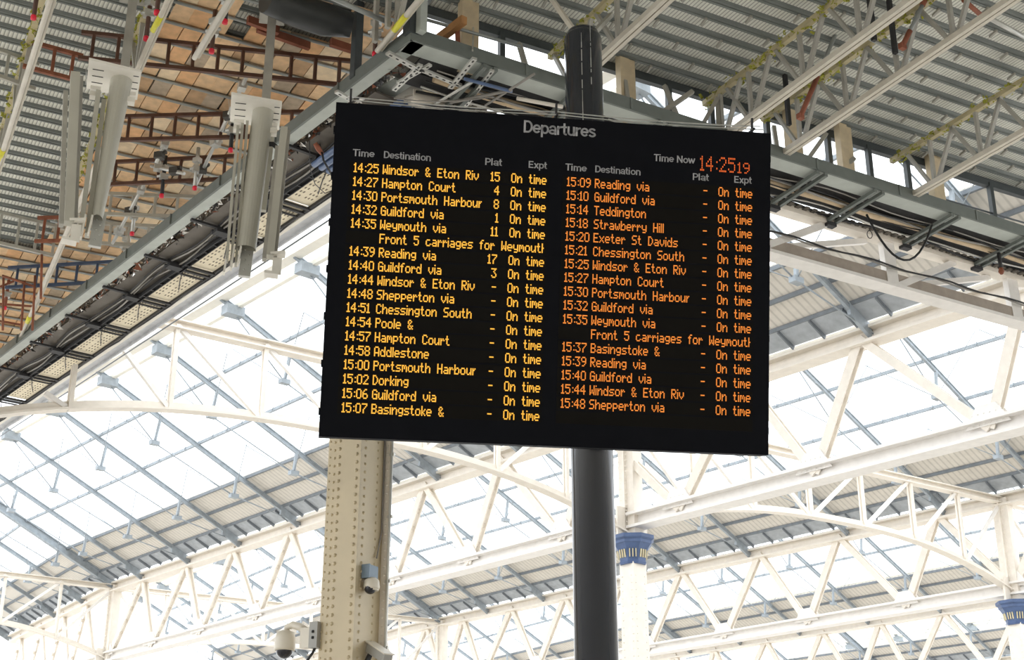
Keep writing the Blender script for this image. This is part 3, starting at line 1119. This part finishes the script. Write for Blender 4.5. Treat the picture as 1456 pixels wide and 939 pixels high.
for a_ in ((48, 23, .7, brown, 'brown red-capped tube by the far left white truss'), (208, 53, .7, brown, 'brown red-capped tube beside the taped white truss, lower of two'),
           (223, 16, .7, brown, 'red-capped tube at the top beside the taped white truss'), (301, 71, .55, brown, 'brown red-capped tube over the longest ladder beam'),
           (320, 29, .6, traym, 'black red-capped tube at the top above the longest ladder beam'), (328, 212, .6, traym, 'dark red-capped tube left of the right hanging bracket'),
           (230, 277, .62, traym, 'dark red-capped tube clamped to the third brown ladder beam'), (277, 266, .62, galv, 'galvanised red-capped tube with many couplers'),
           (188, 331, .6, galv, 'galvanised red-capped tube under the pale aluminium ladder'), (176, 375, .62, galv, 'red-capped tube just above the edge channel'),
           (153, 420, .5, traym, 'lowest red-capped tube, close to the edge channel'), (533, 75, .6, brown, 'red-capped tube above the canopy corner'),
           (7, 437, .5, orange, 'rusty red-capped tube low at the left frame edge')):
    capped(*a_)
for i, (a_, b_, mt, lb) in enumerate((((352, 106), (279, 262), galv, 'raking galvanised tube left of the right hanging bracket'),
                                      ((207, 258), (160, 346), galv, 'raking galvanised tube under the pale ladder beam'),
                                      ((237, 198), (222, 232), galv, 'short raking tube on the third brown ladder beam'),
                                      ((215, 236), (262, 247), galv, 'short level tube with clamps by the third ladder beam'))):
    g = empty('raking_tube', P(*a_, 11.2), lb, 'scaffold tube', 'raking tubes')
    p, q = P(*a_, 11.2), P(*b_, 10.9)
    m = MB()
    m.tube(p, q, .026, 8)
    m.build('tube', mt, g)
    n_ = max(2, int((q - p).length / .55))
    for k in range(n_):
        c = p.lerp(q, (k + .4) / n_)
        m = MB()
        m.box(c, .1, .12, .09, .4 + k)
        m.box(c + V((.03, 0, .05)), .05, .14, .04, 1.3 * k)
        m.build('coupler', [galv, joistd][k % 2], g)
# rusty frame low at the left
g = empty('scaffold_tower', P(30, 470, 11), 'rusty scaffold tower of thin tubes, low at the left under the boards', 'scaffold')
for a_, b_ in (((3, 392), (50, 408)), ((-5, 432), (48, 436)), ((5, 395), (4, 470)), ((35, 400), (30, 470)), ((50, 392), (46, 470)), ((-4, 456), (30, 462)), ((60, 345), (58, 425)), ((-10, 412), (20, 400))):
    m = MB()
    m.tube(P(*a_, 11.0), D(*b_, hypot(*P(*a_, 11.0).xy)), .02, 7)
    m.build('tube', rust, g)

# ------------------------------------------------------------------ hanging bracket units
def hanging(px_top, px_bot, dist, label, kind):
    c = D(*px_top, dist)
    bot = D(*px_bot, dist).z
    g = empty('hanging_bracket', V((c.x, c.y, bot)), label, 'hanging bracket', 'tall hanging brackets')
    X = V((c.y, -c.x, 0)).normalized()
    Y = V((c.x, c.y, 0)).normalized()
    zt = c.z
    at = lambda x, y, z: V((c.x, c.y, 0)) + X * x + Y * y + Z * z
    m = MB()
    m.bar(at(.12, .1, zt), at(.12, .1, 11.55), .13, .1, X)
    m.build('hanger_post', webm, g)
    m = MB()
    m.bar(at(.12, .1, 11.32), at(.12, .1, 11.36), .4, .3, X)
    m.build('fixing_plate', webm, g)
    m = MB()
    m.hexa([at(x, y, zt - .02 + h) for h in (0, .03) for x, y in ((-.27, -.32), (.3, -.24), (.3, .38), (-.27, .3))])
    for k in range(3):
        for xs in ((-.22, -.1), (.22, .28)):
            y = -.14 + k * .14
            m.hexa([at(x, yy, zt - .024 + h) for h in (0, .004) for x, yy in ((xs[0], y - .006), (xs[1], y - .006), (xs[1], y + .006), (xs[0], y + .006))], 1)
    pl = m.build('top_plate', [white, traym], g)
    m = MB()
    random.seed(5)
    for k in range(26):
        x = random.uniform(-.28, .1)
        y = random.uniform(.1, .33)
        m.tube(at(x, y, zt), at(x + random.uniform(-.04, .04), y, zt + .16), .003, 4)
    m.build('bird_spikes', galv, pl)
    m = MB()
    n = 12
    arc = [(.1 + .12 * cos(pi + pi * k / n), .02 - .14 * sin(pi * k / n)) for k in range(n + 1)]
    for (x0, y0), (x1, y1) in zip(arc, arc[1:]):
        s0 = .5 if kind == 'wedge' else .95
        m.face([at(x0, y0, zt - .02), at(x1, y1, zt - .02), at(.02 + (x1 - .1) * s0, y1, bot + .28), at(.02 + (x0 - .1) * s0, y0, bot + .28)], 0, True)
    m.face([at(-.02, .02, zt), at(.22, .02, zt), at(.02 + .12 * s0, .02, bot + .28), at(.02 - .12 * s0, .02, bot + .28)])
    m.build('curved_post', beige, g)
    fins = ((-.12, -.02, .03, .24), (-.07, .02, .03, .18), (-.17, -.06, .03, .3)) if kind != 'wedge' else ((-.13, -.02, .05, .24), (-.06, .06, .05, .3))
    for x, y, wd, top in fins:
        m = MB()
        m.bar(at(x, y, bot + .1), at(x, y, zt - top), wd, .14, Y)
        m.build('fin', beige, g)
    for x in ((-.22, .27)):
        m = MB()
        m.bar(at(x, 0, zt - .27), at(x * .5, 0, zt - .27), .1, .06)
        m.bar(at(x, .05, zt - .17), at(x * .5, .05, zt - .17), .12, .04)
        m.build('end_clip', white, g)
    m = MB()
    for k, x in enumerate((-.17, -.1, -.03)):
        m.bar(at(x, -.05, bot + .28), at(x - .02, -.05, bot - .05 + .06 * k), .02, .1, Y)
    m.build('foot_plates', white, g)
    m = MB()
    m.bar(at(.05, .06, bot + .38), at(.03, .06, bot - .02), .13, .06, Y)
    for k in range(5):
        m.dome(at(.02 + .04 * (k % 2), .02, bot + .05 + k * .06), -Y, .012, n=5)
    m.build('slotted_foot', galv, g)
    return g


hanging((160, 110), (130, 345), 14.3, 'tall beige hanging bracket with white top plate, left of two', 'wedge')
hanging((362, 156), (343, 388), 14.3, 'tall beige hanging bracket with stepped fins nearest the board', 'fin')
# free standing fins next to them
def fin_box(top, bot, dist, wd, label):
    p = D(*top, dist)
    z = D(*bot, dist).z
    q = D(*bot, dist)
    X = V((p.y, -p.x, 0)).normalized()
    Y = V((p.x, p.y, 0)).normalized()
    g = empty('beige_channel', q, label, 'channel')
    m = MB()
    m.bar(p, q, wd, .14, Y)
    m.build('channel_body', beige, g)
    m = MB()
    m.bar(p + X * (wd * .7) + Y * .05, q + X * (wd * .7) + Y * .05, .035, .1, Y)
    m.bar(p - X * (wd * .75) + Y * .08 - Z * .2, q - X * (wd * .75) + Y * .08, .05, .1, Y)
    m.build('edge_strip', webm, g)
    m = MB()
    m.bar(q + X * .0 + Z * .02, q + X * .16 + Z * .05, .14, .03, Z)
    m.bar(q + X * .08, q + X * .08 - Z * .2, .1, .02, Y)
    m.bar(q + X * (-.05) - Z * .2, q + X * .1 - Z * .21, .14, .03, Z)
    m.build('end_bracket', white, g)


fin_box((107, 106), (98, 318), 14.2, .1, 'tall beige channel left of the wedge-shaped hanging bracket')
fin_box((404, 184), (384, 366), 14.2, .08, 'slim beige channel nearest the upper left of the board')
m = MB()
m.bar(D(386, 176, 14.5), D(372, 300, 14.5), .07, .1, Z)
tag(m.build('beige_fin', beige), 'short beige fin between stepped bracket and slim channel', 'fin')
m = MB()
m.path([D(372, 205, 14.3), D(388, 205, 14.3), D(396, 212, 14.3), D(399, 220, 14.3)], .03, 8)
tag(m.build('hose', cablem), 'black hose bend on the stepped hanging bracket', 'hose')

# ------------------------------------------------------------------ orange props and tubes in the right roof
def prop(a_, b_, z, dist, label, both=True):
    p = D(*a_, dist)
    q = D(*b_, dist)
    g = empty('scaffold_prop', q, label, 'scaffold tube', 'orange-ended tubes in the right-hand roof')
    m = MB()
    m.tube(p, q, .026, 8)
    m.build('tube', joist, g)
    m = MB()
    m.tube(p.lerp(q, .66), q, .033, 8)
    m.box(q, .08, .06, .07, .6)
    m.build('orange_end', orange, g)
    if both:
        m = MB()
        m.tube(p, p.lerp(q, .12), .036, 8)
        m.build('orange_end', orange, g)


prop((1209, 0), (1138, 166), 10.8, 15.4, 'long grey tube with orange ends between the two middle trusses')
prop((1315, 0), (1283, 66), 10.8, 14.6, 'grey tube with orange end at the top by the third truss')
for i, (a_, b_, r_, z, lb) in enumerate((((1222, 48), (1294, 84), .02, 10.85, 'thin tube tying second and third trusses'),
                                         ((1400, 22), (1470, 60), .03, 11.2, 'bright tube under the deck at the upper right corner'),
                                         ((1370, 0), (1400, 26), .03, 11.2, 'orange-brown tube at the top right'),)):
    m = MB()
    m.tube(P(*a_, z), P(*b_, z), r_, 8)
    tag(m.build('tie_tube', [joist, galv, orange][i]), lb, 'tube')
for i, (px, y0, y1) in enumerate(((1243, 10, 58), (1273, 30, 76), (1122, 130, 178))):
    p = P(px, y1, 10.75)
    m = MB()
    m.bar(p, p + Z * .75, .05, .05, C1)
    tag(m.build('dark_hanger', traym), ['dark hanger above the thin tie tube', 'dark hanger beside the orange-ended tube top', 'dark hanger above the board corner'][i], 'hanger')

# ------------------------------------------------------------------ dark support pole
PX, PY = .777, 13.077
g = empty('support_pole', V((PX, PY, 0)), 'dark blue-grey glossy round pole carrying the departures board', 'pole')
m = MB()
m.lathe(V((PX, PY, 0)), [(.205, 0), (.205, 10.28), (.198, 10.31), (.185, 10.33)], 48)
m.build('shaft', polemat, g)
m = MB()
m.lathe(V((PX, PY, 10.33)), [(.17, 0), (.17, .04)], 32)
m.lathe(V((PX, PY, 0)), [(.3, 0), (.3, .03), (.22, .05)], 32)
m.build('flange', polemat, g)
m = MB()
random.seed(2)
for ang, z0, z1 in ((-98, 9.1, 10.3), (-70, 9.6, 10.28)):
    a = radians(ang)
    z = z0
    while z < z1:
        L = random.uniform(.015, .16)
        r = .206
        e = V((-sin(a), cos(a), 0)) * random.uniform(.0015, .0045)
        c = V((PX + cos(a) * r, PY + sin(a) * r, z))
        m.face([c - e, c + e, c + e + Z * L, c - e + Z * L])
        z += L + random.choice((-.01, -.01, 0, .02, .06))
m.build('drip_streaks', streak, g)
for i, (a_, lb) in enumerate((((782, -5), 'white tube brace rising left from the pole top'), ((866, 24), 'slim grey strut rising right from the pole top'))):
    m = MB()
    q = V((PX, PY, 10.34)) + V((-.08 + .2 * i, -.05, 0))
    p = D(*a_, 13.4 if i == 0 else 13.8)
    d = (p - q)
    m.bar(q, q + d * 1.15, .05, .05)
    tag(m.build('pole_brace', chordm if i == 0 else webm), lb, 'brace')

# ------------------------------------------------------------------ riveted cream column
cc = V((-1.62, 14.31, 0))
phi = radians(-29)                        # turned so that its right side shows
FX, FN = V((cos(phi), sin(phi), 0)), V((sin(phi), -cos(phi), 0))   # along the front face, out of the front face
g = empty('box_column', cc, 'big cream riveted steel column below the left of the board', 'column')
cf = lambda x, y, z: cc + FX * x * .93 - FN * y * .92 + Z * z


def pbox(m, x0, x1, y0, y1, z0=0, z1=9.95, mi=0):
    m.hexa([cf(x, y, z) for z in (z0, z1) for x, y in ((x0, y0), (x1, y0), (x1, y1), (x0, y1))], mi)


NR = 112
m = MB()
pbox(m, -.19, .19, -.22, .24)
for k in range(NR):
    z = .1 + k * .087
    m.dome(cf(.19, -.15, z), FX, .018, n=8, flat=.9)
    m.dome(cf(.19, .1, z + .03), FX, .016, n=8, flat=.9)
m.build('web_box', colcream, g)
m = MB()
pbox(m, -.215, .2, -.245, -.215)
pbox(m, -.13, .2, -.262, -.24)
for k in range(NR):
    z = .1 + k * .087
    for x, y, r_ in ((-.17, -.245, .016), (-.09, -.262, .021), (.15, -.262, .021)):
        m.dome(cf(x, y, z), FN, r_, n=9, flat=.9)
m.build('front_flange', colcream, g)
m = MB()
pbox(m, -.24, .27, .235, .27)
for k in range(NR):
    z = .12 + k * .087
    m.dome(cf(.232, .235, z), FN, .016, n=8, flat=.9)
m.build('rear_flange', cream, g)  # paler than the other plates, skylight on this flange put into its colour
m = MB()
pbox(m, -.265, -.215, -.235, -.1)
for k in range(NR):
    z = .12 + k * .087
    m.dome(cf(-.24, -.235, z), FN, .013, n=7, flat=.9)
m.build('left_angle', colcream, g)
m = MB()
m.tube(cf(.285, .235, .2), cf(.285, .235, 9.9), .016, 8)
for k in range(14):
    m.box(cf(.285, .245, .5 + k * .68), .06, .03, .03, phi)
tag(m.build('conduit', galv), 'bright galvanised conduit running up the right edge of the riveted column', 'conduit')
m = MB()
m.path([cf(.2, .21, 9.9 - k * .3) for k in range(17)] + [cf(.22, .1, 4.8)], .008, 6)
tag(m.build('cable', cableg), 'thin cable leading down to the grey box on the riveted column', 'cable')
m = MB()
m.path([cf(-.28, -.12, 9.9 - k * .4) for k in range(17)], .012, 6)
tag(m.build('cable', cableg), 'thin pale cable down the left side of the riveted column', 'cable')


# equipment fixed to the column
def onfx(px, py, x, y):                  # height on the column for a row of the photograph
    d = hypot(*cf(x, y, 0).xy)
    return D(px, py, d).z


z = onfx(531, 816, .24, .0)
g = empty('junction_box', cf(.24, 0, z), 'grey-blue junction box on the side of the riveted column', 'junction box')
m = MB()
m.hexa([cf(.2 + x, y, z + zz) for zz in (-.065, .065) for x, y in ((0, -.14), (.1, -.14), (.1, .02), (0, .02))])
m.build('body', boxgrey, g)
m = MB()
m.hexa([cf(.2 + x, y, z + zz) for zz in (-.07, .07) for x, y in ((.0, -.155), (.106, -.155), (.106, -.14), (.0, -.14))])
m.build('lid', boxgrey, g)
z = onfx(534, 838, .22, -.1)


def ball(m, c, r, a0=-90, a1=90, n=16, mi=0):
    prof = [(max(.001, r * cos(radians(a0 + (a1 - a0) * k / 10))), r * sin(radians(a0 + (a1 - a0) * k / 10))) for k in range(11)]
    m.lathe(c, prof, n, mi)


c = cf(.29, -.08, z)
g = empty('dome_camera', c, 'small white dome camera under the grey-blue box', 'security camera')
m = MB()
ball(m, c, .075, -20, 90)
m.lathe(c + Z * .02, [(.08, -.03), (.085, .0), (.075, .06), (.04, .09)], 18)
m.build('housing', camw, g)
m = MB()
ball(m, c - Z * .0 + FN * .022, .062, -90, 20)
m.build('lens_dome', smoke, g)

# bigger dome camera on an arm
z = onfx(459, 905, -.3, -.2)
c = cf(-.3, -.25, z)
g = empty('dome_camera', c, 'large white dome camera on a swan-neck arm left of the riveted column', 'security camera')
m = MB()
m.box(c, .1, .1, .26, phi)
bx = m.build('wall_box', boxplain, g)
m = MB()
for dz in (-.03, .03):
    m.lathe(c + FN * .052 + Z * dz, [(.014, -.012), (.016, 0), (.012, .014)], 8)
m.build('cable_gland', cablem, bx)
m = MB()
hx = -FX
m.box(c + hx * .1 - Z * .02, .13, .09, .2, phi)
m.path([c + hx * .13 + Z * .05, c + hx * .2 + Z * .1, c + hx * .3 + Z * .13, c + hx * .37 + Z * .11, c + hx * .385 + Z * .06], [.045, .042, .038, .032, .03], 10)
m.build('arm', camw, g)
hc = c + hx * .385
m = MB()
m.lathe(hc, [(.05, .08), (.09, .06), (.105, .0), (.108, -.1), (.1, -.125)], 24)
m.build('housing', camw, g)
m = MB()
ball(m, hc - Z * .115, .088, -90, 0)
m.build('lens_dome', smoke, g)
m = MB()
m.path([c - Z * .12, c - Z * .17 + hx * .03, c - Z * .24 + hx * .09, c - Z * .4 + hx * .12], .014, 7)
tag(m.build('cable', cablem), 'black cable hanging from the grey box of the large dome camera', 'cable')
# bullet camera cropped at the bottom
z = onfx(546, 924, .3, -.2)
c = cf(.33, .0, z)
g = empty('bullet_camera', c, 'grey box-shaped camera cut off by the bottom edge by the column', 'security camera')
m = MB()
dv = (FX * .8 + FN * .3 - Z * .42).normalized()
m.bar(c - dv * .12, c + dv * .22, .1, .09)
m.build('housing', boxplain, g)
m = MB()
m.bar(c - dv * .14 + Z * .055, c + dv * .25 + Z * .055, .13, .012)
m.build('sunshield', camw, g)
m = MB()
m.bar(c - dv * .1 - Z * .04, cf(.19, -.1, z - .25), .04, .04)
m.build('bracket', traym, g)

# ------------------------------------------------------------------ departures board
FONT = {}
for row in ('0 3E41413E', '1 427F40', '2 4261514946', '3 2141454B31', '4 1814127F10', '5 2745454539', '6 3C4A494930', '7 0171090503', '8 3649494936', '9 064949291E',
            ': 3636', '- 08080808', '& 3649552250', 'A 7E1111117E', 'B 7F49494936', 'C 3E41414122', 'D 7F4141221C', 'E 7F49494941', 'F 7F09090901', 'G 3E4149497A',
            'H 7F0808087F', 'O 3E4141413E', 'P 7F09090906', 'R 7F09192946', 'S 4649494931', 'T 01017F0101', 'W 7F2018207F', 'a 2054545478', 'b 7F48444438', 'c 3844444420',
            'd 384444487F', 'e 3854545418', 'f 047E0501', 'g 18A4A4A47C', 'h 7F08040478', 'i 447D40', 'k 7F102844', 'l 417F40', 'm 7C04180478', 'n 7C08040478',
            'o 3844444438', 'p FC24242418', 'r 7C080408', 's 4854545424', 't 043F4440', 'u 3C4040207C', 'v 1C2040201C', 'w 3C4030403C', 'x 4428102844', 'y 1CA0A0A07C'):
    ch, hx_ = row.split()
    FONT[ch] = [int(hx_[i:i + 2], 16) for i in range(0, len(hx_), 2)]
FONT['0'] = [0x3E, 0x41, 0x41, 0x41, 0x3E]
FONT['i'] = [0x7D]
FONT['l'] = [0x7F]
FONT['1'] = [0x42, 0x7F, 0x40]
FONT[':'] = [0x00, 0x24]

BC = V((.3764, 11.7263, 6.8104))
BM = Matrix.Rotation(.139444, 3, 'Z') @ Matrix.Rotation(.240768, 3, 'X')
BW, BH, BD = 4.1, 3.0515, .24
bl = lambda x, z, y=0.0: BC + BM @ V((x, y, z))
board = empty('departures_board', BC, 'large black electronic departures board with amber train times', 'departures board')
m = MB()
m.hexa([bl(x, z, y) for y in (0, BD) for x, z in ((-BW / 2, -BH / 2), (BW / 2, -BH / 2), (BW / 2, BH / 2), (-BW / 2, BH / 2))])
for sx in (-1, 1):
    for k in range(7):
        zc = -1.3 + k * .43
        m.hexa([bl(sx * BW / 2 + x, zc + zz, y) for y in (.03, .1) for x, zz in ((-.012, -.03), (.012, -.03), (.012, .03), (-.012, .03))])
m.build('casing', blackm, board)
m = MB()
for zc in (-.9, .7):
    for xc in (.25, .55):
        p = bl(xc, zc, BD)
        q = V((PX + (xc - .4) * 1.1, PY, p.z))
        m.bar(p, q, .08, .12)
    c_ = V((PX, PY, bl(.4, zc, BD).z))
    m.lathe(c_ - Z * .1, [(.21, 0), (.24, .0), (.24, .2), (.21, .2)], 32)
m.build('mounting_bracket', polemat, board)


def led(m, text, x, z, pw, ph, mi, clip=99., thick=(1.0, .9), right=None, space=5):
    def width(t):
        return sum(len(FONT[c]) + 1 if c != ' ' else space for c in t) - 1
    if right is not None:
        x = right - width(text) * pw
    for c in text:
        if c == ' ':
            x += space * pw
            continue
        for col in FONT[c]:
            r = 0
            while r < 8:                 # runs of lit dots in a column
                if col >> r & 1:
                    e = r
                    while e + 1 < 8 and col >> (e + 1) & 1:
                        e += 1
                    for d in range(r, e + 1):
                        zt, zb = z + (3.5 - d - .5) * ph + ph * thick[1] / 2, z + (3.5 - d - .5) * ph - ph * thick[1] / 2
                        xa, xb = x - pw * (thick[0] - 1) / 2, x + pw * thick[0] - pw * (thick[0] - 1) / 2
                        if xb <= clip + .001:
                            m.face([bl(xa, zb, -.004), bl(xb, zb, -.004), bl(xb, zt, -.004), bl(xa, zt, -.004)], mi)
                    r = e + 1
                else:
                    r += 1
            x += pw
        x += pw
    return x


LEFT = [('14:25', 'Windsor & Eton Riv', '15'), ('14:27', 'Hampton Court', '4'), ('14:30', 'Portsmouth Harbour', '8'), ('14:32', 'Guildford via', '1'),
        ('14:35', 'Weymouth via', '11'), None, ('14:39', 'Reading via', '17'), ('14:40', 'Guildford via', '3'), ('14:44', 'Windsor & Eton Riv', '-'),
        ('14:48', 'Shepperton via', '-'), ('14:51', 'Chessington South', '-'), ('14:54', 'Poole &', '-'), ('14:57', 'Hampton Court', '-'),
        ('14:58', 'Addlestone', '-'), ('15:00', 'Portsmouth Harbour', '-'), ('15:02', 'Dorking', '-'), ('15:06', 'Guildford via', '-'), ('15:07', 'Basingstoke &', '-')]
RIGHT = [('15:09', 'Reading via', '-'), ('15:10', 'Guildford via', '-'), ('15:14', 'Teddington', '-'), ('15:18', 'Strawberry Hill', '-'),
         ('15:20', 'Exeter St Davids', '-'), ('15:21', 'Chessington South', '-'), ('15:25', 'Windsor & Eton Riv', '-'), ('15:27', 'Hampton Court', '-'),
         ('15:30', 'Portsmouth Harbour', '-'), ('15:32', 'Guildford via', '-'), ('15:35', 'Weymouth via', '-'), None, ('15:37', 'Basingstoke &', '-'),
         ('15:39', 'Reading via', '-'), ('15:40', 'Guildford via', '-'), ('15:44', 'Windsor & Eton Riv', '-'), ('15:48', 'Shepperton via', '-'), ()]
for rows, x0, mt, thick in ((LEFT, -1.88, led_y, (1.24, .9)), (RIGHT, .083, led_o, (1.12, .85))):
    for i, r in enumerate(rows):
        zc = .925 - .12855 * i
        m = MB()
        x1 = x0 + 1.79
        m.hexa([bl(x, z, y) for y in (-.002, .004) for x, z in ((x0 - .02, zc - .056), (x1 + .02, zc - .056), (x1 + .02, zc + .056), (x0 - .02, zc + .056))])
        pw, ph = .0089, .0128
        if r is None:
            led(m, 'Front 5 carriages for Weymouth', x0 + .282, zc, .0091, ph, 1, x1, thick, space=6)
        elif r:
            xx = led(m, r[0], x0 + (.02 if r[0][1] == '4' else .02), zc, .0093, ph, 1, 99, thick)
            led(m, r[1], x0 + .282, zc, .00905, ph, 1, x0 + 1.2, thick, space=6)
            led(m, r[2], 0, zc, .0093, ph, 1, 99, thick, right=x0 + 1.355)
            led(m, 'On time', 0, zc, .0091, ph, 1, 99, thick, right=x1, space=6)
        m.build('departure_row', [rowm, mt], board)
m = MB()
led(m, '14:25', 1.363, 1.187, .0143, .021, 0, 99, (.62, .8))
led(m, '19', 1.727, 1.168, .0133, .0152, 0, 99, (.65, .8))
m.build('clock_digits', led_c, board)


def arc(cx, cy, rx, ry, a0, a1, n=14):
    return [(cx + rx * cos(radians(a0 + (a1 - a0) * k / n)), cy + ry * sin(radians(a0 + (a1 - a0) * k / n))) for k in range(n + 1)]


GL = {
    'D': (.66, [[(.09, 0), (.09, 1)], [(.09, .92), (.3, .92)] + arc(.3, .5, .28, .42, 90, -90) + [(.09, .08)]]),
    'e': (.56, [[(.06, .37), (.5, .37)] + arc(.28, .37, .22, .28, 0, 318, 22)]),
    'p': (.58, [[(.09, -.28), (.09, .72)], arc(.3, .36, .21, .29, 0, 360, 24)]),
    'a': (.56, [arc(.25, .21, .19, .14, 0, 360, 20), [(.47, 0), (.46, .45)] + arc(.27, .47, .19, .19, 0, 165)]),
    'r': (.38, [[(.09, 0), (.09, .72)], arc(.32, .38, .23, .26, 180, 80)]),
    't': (.36, [[(.15, .94), (.15, .2)] + arc(.29, .2, .14, .13, 180, 275), [(0, .66), (.33, .66)]]),
    'u': (.58, [[(.09, .72), (.09, .28)] + arc(.28, .28, .19, .21, 180, 360) + [(.47, .72)], [(.49, .72), (.49, 0)]]),
    's': (.54, [arc(.26, .53, .18, .13, 20, 250) + arc(.26, .21, .19, .14, 75, -160)]),
    'T': (.62, [[(0, .92), (.6, .92)], [(.3, .92), (.3, 0)]]),
    'i': (.26, [[(.09, 0), (.09, .72)], [(.09, .86), (.09, 1)]]),
    'm': (.88, [[(.09, 0), (.09, .72)], arc(.25, .45, .16, .2, 180, 0) + [(.41, 0)], arc(.59, .45, .17, .2, 180, 0) + [(.76, 0)]]),
    'N': (.74, [[(.09, 0), (.09, 1)], [(.09, .95), (.6, .05)], [(.6, 0), (.6, 1)]]),
    'o': (.6, [arc(.29, .36, .22, .29, 0, 360, 24)]),
    'w': (.8, [[(.04, .72), (.21, .04), (.38, .68), (.56, .04), (.73, .72)]]),
    'P': (.64, [[(.09, 0), (.09, 1)], [(.09, .92), (.32, .92)] + arc(.32, .68, .23, .24, 90, -90) + [(.09, .44)]]),
    'l': (.26, [[(.09, 0), (.09, 1)]]),
    'E': (.62, [[(.09, 0), (.09, 1)], [(.09, .92), (.54, .92)], [(.09, .51), (.5, .51)], [(.09, .08), (.56, .08)]]),
    'x': (.54, [[(.06, .72), (.46, 0)], [(.46, .72), (.06, 0)]]),
    'n': (.58, [[(.09, 0), (.09, .72)], arc(.28, .44, .2, .22, 180, 0) + [(.48, 0)]]),
}


def heading(text, x0, x1, z, cap):
    wd = sum(GL[c][0] if c != ' ' else .34 for c in text) - .06
    sx = (x1 - x0) / wd
    h = .07
    x = 0
    m = MB()
    for c in text:
        if c == ' ':
            x += .34
            continue
        for pl in GL[c][1]:
            for (ax, ay), (bx, by) in zip(pl, pl[1:]):
                L = hypot(bx - ax, by - ay)
                if L < 1e-6:
                    continue
                dx, dy = (bx - ax) / L, (by - ay) / L
                ext = .025 if len(pl) > 2 else 0
                ax_, ay_, bx_, by_ = ax - dx * ext, ay - dy * ext, bx + dx * ext, by + dy * ext
                m.face([bl(x0 + (x + px_) * sx, z + (py_ - .5) * cap, -.003) for px_, py_ in
                        ((ax_ + dy * h, ay_ - dx * h), (bx_ + dy * h, by_ - dx * h), (bx_ - dy * h, by_ + dx * h), (ax_ - dy * h, ay_ + dx * h))])
        x += GL[c][0]
    m.build('heading_lettering', lettm, board)


heading('Departures', -.32, .357, 1.423, .118)
heading('Time Now', .92, 1.312, 1.212, .068)
for text, xa, xb in (('Time', -1.876, -1.685), ('Destination', -1.596, -1.168), ('Plat', -.666, -.512), ('Expt', -.262, -.092),
                     ('Time', .084, .28), ('Destination', .364, .793), ('Plat', 1.295, 1.448), ('Expt', 1.696, 1.864)):
    heading(text, xa, xb, 1.064 if xa < 1.2 else 1.054, .066)

# bird-deterrent wires over the board
g = empty('deterrent_wires', bl(0, BH / 2, .1), 'twin pale wires stretched above the top of the board', 'wires')
for k, (h_, y_) in enumerate(((.05, .06), (.11, .16))):
    m = MB()
    m.path([bl(-1.95 + 3.95 * t / 16, BH / 2 + h_ - .02 * (1 - (2 * (t % 8) / 8 - 1) ** 2), y_) for t in range(17)], .006, 6)
    m.build('wire', galv, g)
for x in (-1.92, 0, 1.9):
    m = MB()
    m.bar(bl(x, BH / 2, .11), bl(x, BH / 2 + .17, .11), .02, .02, BM @ V((0, 1, 0)))
    m.bar(bl(x, BH / 2 + .05, .04), bl(x, BH / 2 + .05, .2), .02, .02)
    m.build('stanchion', traym, g)
